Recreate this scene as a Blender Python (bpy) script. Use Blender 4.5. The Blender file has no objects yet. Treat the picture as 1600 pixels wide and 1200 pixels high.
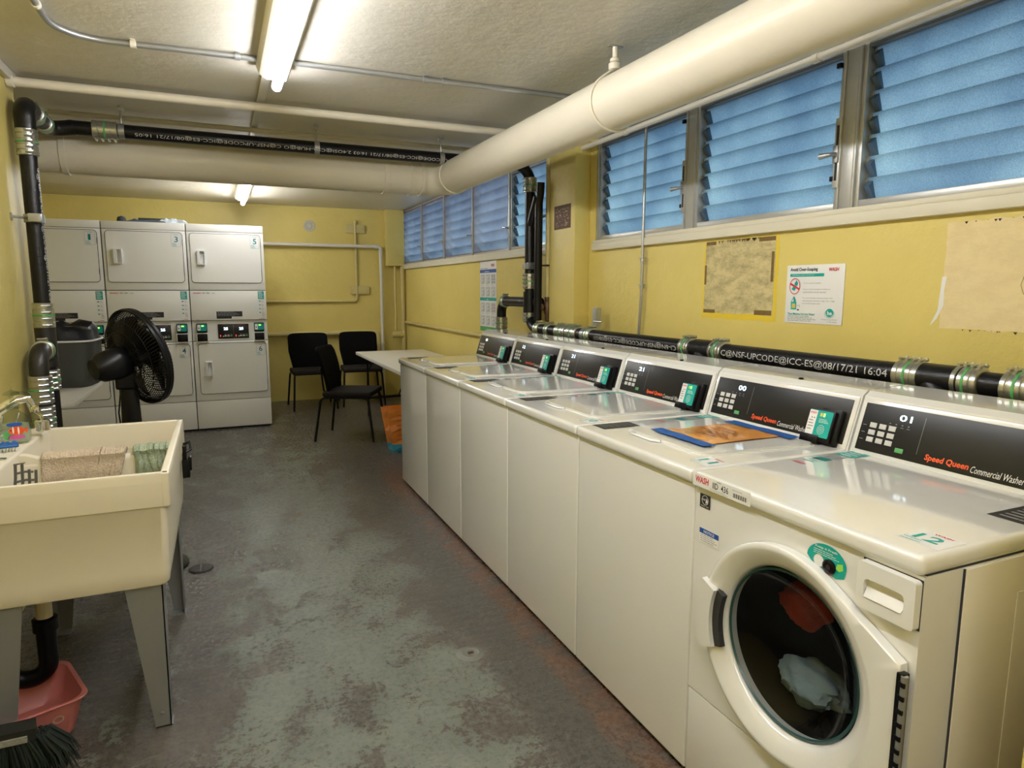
import bpy, bmesh, math, random
from mathutils import Vector, Matrix, noise
random.seed(7)
C = bpy.context.scene.collection
sc = bpy.context.scene
PI = math.pi
R = math.radians

# ------------------------------------------------------------------ camera, world, exposure
cam_d = bpy.data.cameras.new('camera'); cam = bpy.data.objects.new('camera', cam_d); C.objects.link(cam)
sc.camera = cam
cam_d.sensor_width = 36.0
cam_d.lens = 1038.03 / 1600 * 36.0
cam_d.clip_start = 0.02
yaw, pitch, roll = 0.413262, 0.141102, -0.0019089
cy, sy, cp, sp = math.cos(yaw), math.sin(yaw), math.cos(pitch), math.sin(pitch)
fw = Vector((sy*cp, cy*cp, -sp)); rt = Vector((cy, -sy, 0)); dn = fw.cross(rt)
r2 = rt*math.cos(roll) + dn*math.sin(roll); d2 = -rt*math.sin(roll) + dn*math.cos(roll)
cam.matrix_world = Matrix(((r2.x, -d2.x, -fw.x, 0), (r2.y, -d2.y, -fw.y, 0), (r2.z, -d2.z, -fw.z, 1.4809), (0, 0, 0, 1)))

w = bpy.data.worlds.new('sky'); sc.world = w; w.use_nodes = True
bg = w.node_tree.nodes['Background']; bg.inputs[0].default_value = (0.52, 0.68, 0.82, 1); bg.inputs[1].default_value = 1.1
sc.view_settings.view_transform = 'Standard'; sc.view_settings.look = 'None'
sc.view_settings.exposure = 0.5; sc.view_settings.gamma = 1.0; sc.view_settings.use_curve_mapping = False
TUBE = 47.0

# ------------------------------------------------------------------ materials
MATS = {}
def mat(name, col=(.8,.8,.8), rough=.5, metal=0, bump=0, bscale=40, var=0, vscale=6, emit=None, estr=0, coat=0, spec=.5, trans=0, alpha=1):
    if name in MATS: return MATS[name]
    m = bpy.data.materials.new(name); m.use_nodes = True; MATS[name] = m
    nt = m.node_tree; b = nt.nodes['Principled BSDF']
    b.inputs['Base Color'].default_value = (*col, 1); b.inputs['Roughness'].default_value = rough
    b.inputs['Metallic'].default_value = metal; b.inputs['Coat Weight'].default_value = coat
    b.inputs['Coat Roughness'].default_value = .08
    b.inputs['Specular IOR Level'].default_value = spec
    b.inputs['Transmission Weight'].default_value = trans
    b.inputs['Alpha'].default_value = alpha
    if emit: b.inputs['Emission Color'].default_value = (*emit, 1); b.inputs['Emission Strength'].default_value = estr
    tc = nt.nodes.new('ShaderNodeTexCoord')
    if var:
        n = nt.nodes.new('ShaderNodeTexNoise'); n.inputs['Scale'].default_value = vscale; n.inputs['Detail'].default_value = 6
        nt.links.new(tc.outputs['Object'], n.inputs['Vector'])
        mx = nt.nodes.new('ShaderNodeMix'); mx.data_type = 'RGBA'
        mx.inputs[6].default_value = (*[c*(1-var) for c in col], 1); mx.inputs[7].default_value = (*[min(1, c*(1+var)) for c in col], 1)
        nt.links.new(n.outputs['Fac'], mx.inputs[0]); nt.links.new(mx.outputs[2], b.inputs['Base Color'])
    if bump:
        n = nt.nodes.new('ShaderNodeTexNoise'); n.inputs['Scale'].default_value = bscale; n.inputs['Detail'].default_value = 5
        nt.links.new(tc.outputs['Object'], n.inputs['Vector'])
        bp = nt.nodes.new('ShaderNodeBump'); bp.inputs['Strength'].default_value = bump; bp.inputs['Distance'].default_value = .01
        nt.links.new(n.outputs['Fac'], bp.inputs['Height']); nt.links.new(bp.outputs[0], b.inputs['Normal'])
    return m

enamel = mat('white_enamel', (.81,.81,.78), .11, var=.015, vscale=3, coat=.8)
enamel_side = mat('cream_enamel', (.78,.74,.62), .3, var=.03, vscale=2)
dryer_white = mat('dryer_enamel', (.84,.83,.77), .35, var=.015)
plastic_white = mat('white_plastic', (.80,.80,.77), .3)
seam_dark = mat('dark_gap', (.03,.03,.03), .8)
black_panel = mat('black_panel', (.012,.012,.012), .32, spec=.4)
black_plastic = mat('black_plastic', (.004,.004,.005), .34, spec=.25)
pipe_black = mat('black_iron', (.006,.006,.007), .33, spec=.35, bump=.15, bscale=60)
steel = mat('steel_band', (.52,.53,.50), .28, metal=.9, var=.25, vscale=60)
galv = mat('galvanised_steel', (.42,.43,.43), .35, metal=.75, var=.12, vscale=20)
chrome = mat('chrome', (.75,.75,.73), .1, metal=1)
alum = mat('aluminium_frame', (.50,.50,.48), .35, metal=.55, var=.1, vscale=14)
mat('shaded_top_rail', (.16,.17,.18), .5, metal=.3); fin_m = mat('blade_holder', (.07,.12,.19), .5)  # shadow on the near windows' top rail is painted in as darker grey
green = mat('green_stripe', (.10,.38,.12), .5)
teal = mat('teal_ink', (.0,.36,.31), .4)
teal_d = mat('dark_teal_ink', (.0,.2,.2), .4)
red = mat('red_ink', (.62,.03,.05), .4)
orange_red = mat('orange_red_ink', (.85,.10,.02), .4)
white_ink = mat('white_ink', (.82,.82,.80), .4)
grey_ink = mat('grey_ink', (.30,.30,.30), .5)
black_ink = mat('black_ink', (.02,.02,.022), .5)
blue_ink = mat('blue_ink', (.02,.09,.38), .4)
yellow_ink = mat('yellow_ink', (.75,.55,.12), .4)
lime_ink = mat('lime_ink', (.35,.7,.1), .4)
key_white = mat('key_white', (.62,.62,.60), .4)
led_white = mat('led_white', (.6,.8,1), .4, emit=(.65,.85,1), estr=2.2)
led_green = mat('led_green', (.3,1,.2), .4, emit=(.35,1,.1), estr=1.6)
led_red = mat('led_red', (1,.05,.05), .4, emit=(1,.05,.05), estr=1.0)
cream = mat('cream_pipe_paint', (.72,.67,.55), .38, bump=.12, bscale=30, var=.04, vscale=5)
yellow_pipe = mat('yellow_pipe_paint', (.60,.50,.20), .45)
tube_mat = mat('fluorescent_tube', (1,1,1), .4, emit=(.97,.97,1.0), estr=TUBE)
lamp_white = mat('lamp_housing_paint', (.80,.76,.64), .4)
sink_mat = mat('almond_sink_plastic', (.79,.735,.60), .34, bump=.03, bscale=20, var=.03, vscale=4)
leg_grey = mat('grey_painted_leg', (.25,.26,.265), .45, metal=.3)
towel_beige = mat('beige_terry', (.60,.50,.38), .95, bump=1.0, bscale=160, var=.32, vscale=90)
towel_green = mat('sage_terry', (.35,.42,.30), .95, bump=1.0, bscale=170, var=.28, vscale=110)
pink = mat('pink_plastic', (.62,.20,.18), .4)
fabric_black = mat('black_fabric', (.004,.004,.004), .9, spec=.1, bump=.3, bscale=200)
fabric_brown = mat('dark_brown_fabric', (.022,.018,.015), .95, spec=.15, bump=.3, bscale=200)
hamper_grey = mat('grey_nylon', (.045,.047,.042), .6, bump=.25, bscale=9, var=.15, vscale=6)
table_white = mat('table_laminate', (.74,.71,.62), .35)
concrete_grey = mat('rust_brown', (.09,.04,.02), .7, metal=.3, var=.4, vscale=50)
dark_in = mat('drum_dark', (.007,.007,.007), .55, spec=.3)
brass = mat('valve_brass', (.16,.09,.05), .5, metal=.6, var=.3, vscale=60)

def thin_glass(name, tint, gl=.08, tr=.9):
    m = bpy.data.materials.new(name); m.use_nodes = True; nt = m.node_tree; nt.nodes.remove(nt.nodes['Principled BSDF'])
    o = nt.nodes['Material Output']; t = nt.nodes.new('ShaderNodeBsdfTransparent'); t.inputs[0].default_value = (*[c*tr for c in tint], 1)
    g = nt.nodes.new('ShaderNodeBsdfGlossy'); g.inputs['Roughness'].default_value = .04
    f0 = nt.nodes.new('ShaderNodeLayerWeight'); f0.inputs[0].default_value = .5
    pw = nt.nodes.new('ShaderNodeMath'); pw.operation = 'POWER'; pw.inputs[1].default_value = 4.0; nt.links.new(f0.outputs['Facing'], pw.inputs[0])
    f = nt.nodes.new('ShaderNodeMath'); f.operation = 'MULTIPLY_ADD'; f.inputs[1].default_value = .6; f.inputs[2].default_value = .02; nt.links.new(pw.outputs[0], f.inputs[0])
    mx = nt.nodes.new('ShaderNodeMixShader'); nt.links.new(f.outputs[0], mx.inputs[0]); nt.links.new(t.outputs[0], mx.inputs[1]); nt.links.new(g.outputs[0], mx.inputs[2])
    nt.links.new(mx.outputs[0], o.inputs[0]); return m
clear_glass = thin_glass('clear_glass', (.58,.60,.60))
clear_plastic = thin_glass('clear_plastic', (.90,.94,.90))

def frosted(name, col, through, rough=.35):
    """obscure glass: light scattered through it from outdoors plus a gloss"""
    m = bpy.data.materials.new(name); m.use_nodes = True; nt = m.node_tree; nt.nodes.remove(nt.nodes['Principled BSDF'])
    o = nt.nodes['Material Output']; N = nt.nodes.new; L = nt.links.new
    tc = N('ShaderNodeTexCoord'); n1 = N('ShaderNodeTexNoise'); n1.inputs['Scale'].default_value = 2.2; n1.inputs['Detail'].default_value = 3
    L(tc.outputs['Object'], n1.inputs['Vector'])
    cr = N('ShaderNodeValToRGB'); cr.color_ramp.elements[0].position = .3; cr.color_ramp.elements[0].color = (col[0]*.55, col[1]*.62, col[2]*.72, 1)
    cr.color_ramp.elements[1].position = .72; cr.color_ramp.elements[1].color = (*col, 1); L(n1.outputs['Fac'], cr.inputs[0])
    n2 = N('ShaderNodeTexNoise'); n2.inputs['Scale'].default_value = 220; n2.inputs['Detail'].default_value = 2; L(tc.outputs['Object'], n2.inputs['Vector'])
    bp = N('ShaderNodeBump'); bp.inputs['Strength'].default_value = .5; bp.inputs['Distance'].default_value = .002; L(n2.outputs['Fac'], bp.inputs['Height'])
    ml = N('ShaderNodeMix'); ml.data_type = 'RGBA'; ml.blend_type = 'MULTIPLY'; ml.inputs[0].default_value = .5
    cr2 = N('ShaderNodeValToRGB'); cr2.color_ramp.elements[0].position = .35; cr2.color_ramp.elements[0].color = (.45,.5,.55,1); cr2.color_ramp.elements[1].position = .65
    L(n2.outputs['Fac'], cr2.inputs[0]); L(cr.outputs[0], ml.inputs[6]); L(cr2.outputs[0], ml.inputs[7])
    t = N('ShaderNodeBsdfTranslucent'); L(ml.outputs[2], t.inputs[0])
    tr = N('ShaderNodeBsdfTransparent'); tr.inputs[0].default_value = (*col, 1)
    a = N('ShaderNodeMixShader'); a.inputs[0].default_value = through; L(t.outputs[0], a.inputs[1]); L(tr.outputs[0], a.inputs[2])
    g = N('ShaderNodeBsdfGlossy'); g.inputs['Roughness'].default_value = rough; L(bp.outputs[0], g.inputs['Normal'])
    b = N('ShaderNodeMixShader'); b.inputs[0].default_value = .07; L(a.outputs[0], b.inputs[1]); L(g.outputs[0], b.inputs[2])
    L(b.outputs[0], o.inputs[0]); return m
louver_glass = frosted('obscure_louver_glass', (.82,.92,.92), .03)
pane_glass = frosted('obscure_pane_glass', (.97,.93,.96), .72)

def wall_paint(name, c1, c2, rough=.42):
    m = bpy.data.materials.new(name); m.use_nodes = True; nt = m.node_tree; b = nt.nodes['Principled BSDF']; N = nt.nodes.new; L = nt.links.new
    tc = N('ShaderNodeTexCoord'); n = N('ShaderNodeTexNoise'); n.inputs['Scale'].default_value = 1.3; n.inputs['Detail'].default_value = 8; n.inputs['Roughness'].default_value = .6
    L(tc.outputs['Object'], n.inputs['Vector']); cr = N('ShaderNodeValToRGB')
    cr.color_ramp.elements[0].position = .3; cr.color_ramp.elements[0].color = (*c1, 1); cr.color_ramp.elements[1].position = .7; cr.color_ramp.elements[1].color = (*c2, 1)
    L(n.outputs['Fac'], cr.inputs[0]); L(cr.outputs[0], b.inputs['Base Color']); b.inputs['Roughness'].default_value = rough
    n2 = N('ShaderNodeTexNoise'); n2.inputs['Scale'].default_value = 9; n2.inputs['Detail'].default_value = 9; n2.inputs['Roughness'].default_value = .62
    L(tc.outputs['Object'], n2.inputs['Vector']); bp = N('ShaderNodeBump'); bp.inputs['Strength'].default_value = .3; bp.inputs['Distance'].default_value = .02
    L(n2.outputs['Fac'], bp.inputs['Height']); L(bp.outputs[0], b.inputs['Normal']); return m
yellow_wall = wall_paint('yellow_wall_paint', (.655,.535,.150), (.74,.61,.19))
ceiling_paint = wall_paint('ceiling_plaster', (.60,.565,.48), (.66,.62,.53), .38)
sill_paint = mat('cream_sill_paint', (.70,.66,.52), .45, bump=.2, bscale=25, var=.06, vscale=9)

def floor_material():
    m = bpy.data.materials.new('worn_painted_concrete'); m.use_nodes = True; nt = m.node_tree; b = nt.nodes['Principled BSDF']; N = nt.nodes.new; L = nt.links.new
    tc = N('ShaderNodeTexCoord'); sep = N('ShaderNodeSeparateXYZ'); L(tc.outputs['Object'], sep.inputs[0])
    def noi(s, d, r=.6, scl=(1,1,1), dist=0):
        mp = N('ShaderNodeMapping'); mp.inputs['Scale'].default_value = scl; L(tc.outputs['Object'], mp.inputs[0])
        n = N('ShaderNodeTexNoise'); n.inputs['Scale'].default_value = s; n.inputs['Detail'].default_value = d; n.inputs['Roughness'].default_value = r; n.inputs['Distortion'].default_value = dist
        L(mp.outputs[0], n.inputs['Vector']); return n.outputs['Fac']
    def math_(op, a, c, clamp=False):
        n = N('ShaderNodeMath'); n.operation = op; n.use_clamp = clamp
        for i, v in enumerate((a, c)):
            if isinstance(v, (int, float)): n.inputs[i].default_value = v
            else: L(v, n.inputs[i])
        return n.outputs[0]
    def ramp(v, p0, p1, c0=(0,0,0,1), c1=(1,1,1,1)):
        r = N('ShaderNodeValToRGB'); r.color_ramp.elements[0].position = p0; r.color_ramp.elements[1].position = p1
        r.color_ramp.elements[0].color = c0; r.color_ramp.elements[1].color = c1; L(v, r.inputs[0]); return r.outputs[0]
    def mix(f, a, c):
        n = N('ShaderNodeMix'); n.data_type = 'RGBA'
        L(f, n.inputs[0])
        for i, v in ((6, a), (7, c)):
            if isinstance(v, tuple): n.inputs[i].default_value = (*v, 1)
            else: L(v, n.inputs[i])
        return n.outputs[2]
    big = noi(1.1, 2, .5); mid = noi(4.2, 12, .74, (1,.8,1), .5); fine = noi(42, 9, .8); streak = noi(16, 6, .7, (.35,1.6,1), 1.2)
    # green-grey paint left in the middle of the aisle, worn through to brown concrete
    dx = math_('ABSOLUTE', math_('SUBTRACT', math_('ADD', sep.outputs[0], math_('MULTIPLY', math_('SUBTRACT', big, .5), .5)), .40), 0)
    zone = ramp(dx, .12, .60, (1,1,1,1), (0,0,0,1))
    zy = ramp(math_('MULTIPLY', sep.outputs[1], .1), .50, .70, (1,1,1,1), (.25,.25,.25,1))
    s = math_('ADD', math_('MULTIPLY', math_('MULTIPLY', zone, zy), .115), math_('ADD', math_('MULTIPLY', mid, .70), math_('MULTIPLY', fine, .42)))
    paint = ramp(s, .612, .632)
    base = mix(ramp(noi(3, 6), .3, .7), (.058,.050,.040), (.105,.092,.075))
    pcol = mix(ramp(noi(6, 5), .3, .7), (.13,.148,.122), (.18,.20,.165))
    c = mix(paint, base, pcol)
    # pale scuffs, running across the floor
    sc_ = ramp(math_('ADD', math_('MULTIPLY', streak, .6), math_('MULTIPLY', fine, .42)), .545, .62)
    c = mix(math_('MULTIPLY', sc_, .40), c, (.27,.26,.225))
    # darker strip beside the machines, then bare reddish concrete at their foot
    xn = math_('ADD', sep.outputs[0], math_('MULTIPLY', math_('SUBTRACT', mid, .5), .22))
    strip = ramp(xn, .905, .935)
    c = mix(math_('MULTIPLY', strip, .9), c, mix(ramp(fine, .4, .62), (.055,.05,.042), (.10,.094,.08)))
    red_m = math_('MULTIPLY', ramp(xn, 1.04, 1.1) if False else ramp(math_('MULTIPLY', xn, .5), .548, .572), ramp(math_('MULTIPLY', sep.outputs[1], .1), .50, .54, (1,1,1,1), (0,0,0,1)))
    c = mix(math_('MULTIPLY', red_m, ramp(noi(7, 7, .7), .38, .55)), c, mix(ramp(fine, .35, .65), (.07,.042,.028), (.19,.105,.062)))
    L(c, b.inputs['Base Color'])
    ro = N('ShaderNodeMapRange'); ro.inputs[3].default_value = .16; ro.inputs[4].default_value = .42; L(fine, ro.inputs[0]); ro.inputs[1].default_value = .3; ro.inputs[2].default_value = .7
    L(ro.outputs[0], b.inputs['Roughness'])
    h = math_('ADD', math_('MULTIPLY', streak, .55), math_('ADD', math_('MULTIPLY', fine, .35), math_('MULTIPLY', paint, .06)))
    bp = N('ShaderNodeBump'); bp.inputs['Strength'].default_value = .5; bp.inputs['Distance'].default_value = .010; L(h, bp.inputs['Height']); L(bp.outputs[0], b.inputs['Normal'])
    return m

# ------------------------------------------------------------------ mesh builder
def text_geo(s, cache={}, bold=0.0, shear=0.0, res=2):
    key = (s, bold, shear)
    if key in cache: return cache[key]
    cu = bpy.data.curves.new('t', 'FONT'); cu.body = s; cu.resolution_u = res; cu.offset = bold; cu.shear = shear; cu.fill_mode = 'FRONT'
    ob = bpy.data.objects.new('t', cu); C.objects.link(ob)
    dg = bpy.context.evaluated_depsgraph_get(); me = bpy.data.meshes.new_from_object(ob.evaluated_get(dg))
    vs = [(v.co.x, v.co.y) for v in me.vertices]; fs = [tuple(p.vertices) for p in me.polygons]
    # make every face look towards +z
    out = []
    for f in fs:
        a = sum(vs[f[i]][0]*vs[f[(i+1) % len(f)]][1] - vs[f[(i+1) % len(f)]][0]*vs[f[i]][1] for i in range(len(f)))
        out.append(f if a > 0 else tuple(reversed(f)))
    bpy.data.objects.remove(ob); bpy.data.meshes.remove(me); bpy.data.curves.remove(cu)
    xs = [v[0] for v in vs]; ys = [v[1] for v in vs]
    x0, x1, y0, y1 = min(xs), max(xs), min(ys), max(ys)
    cache[key] = ([((x-x0)/(x1-x0), (y-y0)/(y1-y0)) for x, y in vs], out); return cache[key]

class MB:
    def __init__(self): self.v = []; self.f = []; self.m = []; self.s = []; self.mats = []
    def mi(self, m):
        if m not in self.mats: self.mats.append(m)
        return self.mats.index(m)
    def add(self, vs, fs, m, smooth=False, M=None):
        o = len(self.v); k = self.mi(m)
        self.v += [tuple(M @ Vector(v)) if M else tuple(v) for v in vs]
        for f in fs: self.f.append(tuple(i+o for i in f)); self.m.append(k); self.s.append(smooth)
    def bm(self, bm, m, smooth=False, M=None):
        bm.verts.index_update()
        self.add([v.co.copy() for v in bm.verts], [tuple(v.index for v in f.verts) for f in bm.faces], m, smooth, M); bm.free()
    def box(self, a, b, m, bev=0, seg=2, M=None, taper=None):
        bm = bmesh.new(); bmesh.ops.create_cube(bm, size=1)
        for v in bm.verts:
            v.co = Vector([(a[i]+b[i])/2 + v.co[i]*abs(b[i]-a[i]) for i in range(3)])
        if bev: bmesh.ops.bevel(bm, geom=list(bm.edges), offset=min(bev, .49*min(abs(b[i]-a[i]) for i in range(3))), segments=seg, affect='EDGES', profile=.6)
        self.bm(bm, m, bool(bev), M); return self
    def lathe(self, prof, m, n=32, M=None, smooth=True, cap=True):
        vs = []; fs = []
        for r, z in prof:
            for i in range(n): a = 2*PI*i/n; vs.append((r*math.cos(a), r*math.sin(a), z))
        for j in range(len(prof)-1):
            for i in range(n):
                k = (i+1) % n; fs.append((j*n+i, j*n+k, (j+1)*n+k, (j+1)*n+i))
        if cap:
            if prof[0][0] > 1e-5: fs.append(tuple(reversed(range(n))))
            if prof[-1][0] > 1e-5: fs.append(tuple((len(prof)-1)*n+i for i in range(n)))
        self.add(vs, fs, m, smooth, M); return self
    def tube(self, pts, r, m, n=16, cap=True, radii=None, M=None, flat=None):
        pts = [Vector(p) for p in pts]; vs = []; fs = []; N_ = len(pts)
        t0 = (pts[1]-pts[0]).normalized(); up = Vector((0,0,1)) if abs(t0.z) < .9 else Vector((1,0,0)); nr = t0.cross(up).normalized()
        for j, p in enumerate(pts):
            t = ((pts[min(j+1, N_-1)]-p).normalized() + (p-pts[max(j-1, 0)]).normalized())
            t = t.normalized() if t.length > 1e-6 else t0
            nr = (nr - t*nr.dot(t)).normalized(); bn = t.cross(nr)
            q = radii[j] if radii else r
            for i in range(n):
                a = 2*PI*i/n; vs.append(p + nr*q*math.cos(a) + bn*q*math.sin(a)*(flat or 1))
        for j in range(N_-1):
            for i in range(n):
                k = (i+1) % n; fs.append((j*n+i, j*n+k, (j+1)*n+k, (j+1)*n+i))
        if cap: fs += [tuple(reversed(range(n))), tuple((N_-1)*n+i for i in range(n))]
        self.add(vs, fs, m, True, M); return self
    def prism(self, poly, h0, h1, m, M=None, smooth=False):
        """poly in xy, extruded from z h0 to h1"""
        n = len(poly); vs = [(x, y, h0) for x, y in poly] + [(x, y, h1) for x, y in poly]
        fs = [tuple(reversed(range(n))), tuple(range(n, 2*n))] + [(i, (i+1) % n, n+(i+1) % n, n+i) for i in range(n)]
        self.add(vs, fs, m, smooth, M); return self
    def build(self, name, parent=None, recalc=True):
        me = bpy.data.meshes.new(name); me.from_pydata(self.v, [], self.f)
        for m in self.mats: me.materials.append(m)
        me.polygons.foreach_set('material_index', self.m); me.polygons.foreach_set('use_smooth', self.s)
        if recalc:
            b = bmesh.new(); b.from_mesh(me); bmesh.ops.recalc_face_normals(b, faces=b.faces); b.to_mesh(me); b.free()
        if any(self.s) and hasattr(me, 'set_sharp_from_angle'): me.set_sharp_from_angle(angle=R(40))
        o = bpy.data.objects.new(name, me); C.objects.link(o)
        if parent: o.parent = parent
        return o

class Dec(MB):
    """flat print on a surface: origin o, right u, up v; n = u x v points at the reader"""
    def __init__(self, o, u, v, curve=None):
        super().__init__(); self.o = Vector(o); self.u = Vector(u).normalized(); self.vv = Vector(v).normalized(); self.n = self.u.cross(self.vv); self.curve = curve; self.k = 0
    def P(self, a, b, l):
        if self.curve:   # wrapped round a pipe of this radius whose axis is u
            r = self.curve; t = b/r
            return self.o + self.u*a + (self.n*math.cos(t) + self.vv*math.sin(t))*(r+l)
        return self.o + self.u*a + self.vv*b + self.n*l
    def poly(self, pts, m, l=.0006):
        self.add([self.P(a, b, l) for a, b in pts], [tuple(range(len(pts)))], m)
    def rect(self, a0, b0, a1, b1, m, l=.0006): self.poly([(a0,b0),(a1,b0),(a1,b1),(a0,b1)], m, l)
    def rrect(self, a0, b0, a1, b1, rr, m, l=.0006, n=5):
        p = []
        for cx, cy_, s in ((a1-rr, b0+rr, -PI/2), (a1-rr, b1-rr, 0), (a0+rr, b1-rr, PI/2), (a0+rr, b0+rr, PI)):
            for i in range(n+1): t = s + PI/2*i/n; p.append((cx+rr*math.cos(t), cy_+rr*math.sin(t)))
        self.poly(p, m, l); return p
    def outline(self, p, wd, m, l=.0008):
        cx = sum(q[0] for q in p)/len(p); cy_ = sum(q[1] for q in p)/len(p); n = len(p); vs = []; fs = []
        for i, q in enumerate(p):
            a = Vector(p[i-1]); c = Vector(p[(i+1) % n]); t = (c-a).normalized(); nn = Vector((-t.y, t.x))
            vs += [self.P(q[0], q[1], l), self.P(q[0]+nn.x*wd, q[1]+nn.y*wd, l)]
        for i in range(n): k = (i+1) % n; fs.append((2*i, 2*k, 2*k+1, 2*i+1))
        self.add(vs, fs, m)
    def ell(self, cx, cy_, rx, ry, m, l=.0006, n=24, a0=0, a1=2*PI):
        full = abs(a1-a0-2*PI) < 1e-6
        pts = [(cx+rx*math.cos(a0+(a1-a0)*i/n), cy_+ry*math.sin(a0+(a1-a0)*i/n)) for i in range(n if full else n+1)]
        if not full: pts.append((cx, cy_))
        self.poly(pts, m, l)
    def ring(self, cx, cy_, rx, ry, wd, m, l=.0008, n=32):
        self.outline([(cx+rx*math.cos(2*PI*i/n), cy_+ry*math.sin(2*PI*i/n)) for i in range(n)], wd, m, l)
    def text(self, s, a, b, wd, h, m, l=.001, bold=0, shear=0):
        vs, fs = text_geo(s, bold=bold, shear=shear)
        if self.curve:     # cut the glyphs into bands so that they can bend round the pipe
            t_ = bmesh.new(); q = [t_.verts.new((x, y, 0)) for x, y in vs]
            for f in fs:
                try: t_.faces.new([q[i] for i in f])
                except ValueError: pass
            for k in range(1, 7): bmesh.ops.bisect_plane(t_, geom=t_.verts[:]+t_.edges[:]+t_.faces[:], plane_co=(0,k/7,0), plane_no=(0,1,0))
            t_.verts.index_update(); vs = [(p.co.x, p.co.y) for p in t_.verts]; fs = [tuple(p.index for p in f.verts) for f in t_.faces]; t_.free()
        self.add([self.P(a+x*wd, b+y*h, l) for x, y in vs], fs, m)
    def lines(self, a, b, wd, h, n, m, l=.0008):
        for i in range(n):
            y = b + h*(n-1-i)/max(1, n-1) if n > 1 else b; k = .75 + .25*((i*7) % 5)/4
            x = a
            while x < a+wd*k:
                q = min(.3*h+.004+random.random()*wd*.12, a+wd*k-x); self.rect(x, y, x+q, y+h/(n*2.2), m, l); x += q+wd*.02
    def build(self, name, parent=None): return super().build(name, parent, recalc=False)

def tag(o, label=None, cat=None, group=None, kind=None):
    if label: o['label'] = label
    if cat: o['category'] = cat
    if group: o['group'] = group
    if kind: o['kind'] = kind
    return o
def empty(name, loc=(0,0,0), rz=0, **k):
    o = bpy.data.objects.new(name, None); C.objects.link(o); o.location = loc; o.rotation_euler = (0,0,rz); o.empty_display_size = .05
    return tag(o, **k)
def tree(o, parent=None, out=None):
    c = o.copy(); C.objects.link(c)
    if parent: c.parent = parent
    for ch in [x for x in bpy.data.objects if x.parent == o]: tree(ch, c)
    return c
def T(x, y, z): return Matrix.Translation((x, y, z))
def align(p, d):
    d = Vector(d).normalized(); return Matrix.Translation(p) @ d.to_track_quat('Z', 'Y').to_matrix().to_4x4()
def arc(p0, pc, p1, n=8):
    """rounded corner from p0 to p1 about corner pc"""
    p0, pc, p1 = map(Vector, (p0, pc, p1)); out = []
    u = p0-pc; v = p1-pc
    for i in range(n+1):
        t = PI/2*i/n; out.append(pc + u*(1-math.sin(t)) + v*(1-math.cos(t)))
    return out
def route(pts, rad):
    pts = [Vector(p) for p in pts]; out = [pts[0]]
    for i in range(1, len(pts)-1):
        a = (pts[i-1]-pts[i]); b = (pts[i+1]-pts[i]); q = min(rad, a.length*.5, b.length*.5)
        out += arc(pts[i]+a.normalized()*q, pts[i], pts[i]+b.normalized()*q)
    out.append(pts[-1]); return out

# ------------------------------------------------------------------ the room
XW, XR, XL, YF, ZC = 1.237, 2.38, -.905, 9.25, 2.55
def st(name, mb, parent=None, **k): o = mb.build(name, parent); o['kind'] = 'structure'; return o
floor_m = floor_material()
st('floor', MB().box((-2.1,-1.8,-.1), (2.55,9.4,0), floor_m))
st('ceiling', MB().box((-2.1,-1.8,ZC), (2.55,9.4,ZC+.1), ceiling_paint))
wr = MB()
wr.box((XR,-1.8,0), (XR+.15,9.4,1.772), yellow_wall)
wr.box((XR,-1.8,1.772), (XR+.15,1.05,ZC), yellow_wall)
wr.box((XR,4.01,1.772), (XR+.15,4.66,ZC), yellow_wall)
wr.box((XR,9.2,1.772), (XR+.15,9.4,ZC), yellow_wall)
wr.box((XR,1.05,2.50), (XR+.15,4.01,ZC), yellow_wall)
st('wall_right', wr)
st('wall_far', MB().box((-2.1,YF,0), (XR,YF+.12,ZC), yellow_wall))
st('wall_near', MB().box((-1.1,-1.8,0), (XR,-1.65,ZC), yellow_wall))
st('wall_left', MB().box((-1.05,-1.65,0), (XL,4.32,ZC), yellow_wall, .015))
st('wall_left_recess', MB().box((-2.1,4.2,0), (-1.97,YF,ZC), yellow_wall).box((-1.97,4.2,0), (-1.05,4.32,ZC), yellow_wall))
st('wall_pillar', MB().box((2.26,4.09,0), (XR,4.47,ZC), yellow_wall, .008))
st('wall_end_right', MB().box((1.30,.50,0), (XR,.64,ZC), yellow_wall, .006))
st('trim_1', MB().box((2.13,9.12,1.80), (XR,YF,ZC), yellow_wall, .006))
st('trim_2', MB().box((2.345,1.05,1.745), (XR+.03,4.01,1.79), sill_paint, .006).box((2.355,1.05,1.79), (XR+.1,4.01,1.812), sill_paint, .004))
st('trim_3', MB().box((2.345,4.66,1.755), (XR+.03,9.2,1.80), sill_paint, .006).box((2.355,4.66,1.80), (XR+.1,9.2,1.822), sill_paint, .004))
st('trim_4', MB().box((.258,3.62,2.532), (.30,6.3,ZC), ceiling_paint, .004))
st('trim_5', MB().box((XL,-1.6,2.50), (XL+.03,4.31,ZC), ceiling_paint, .006))

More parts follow.
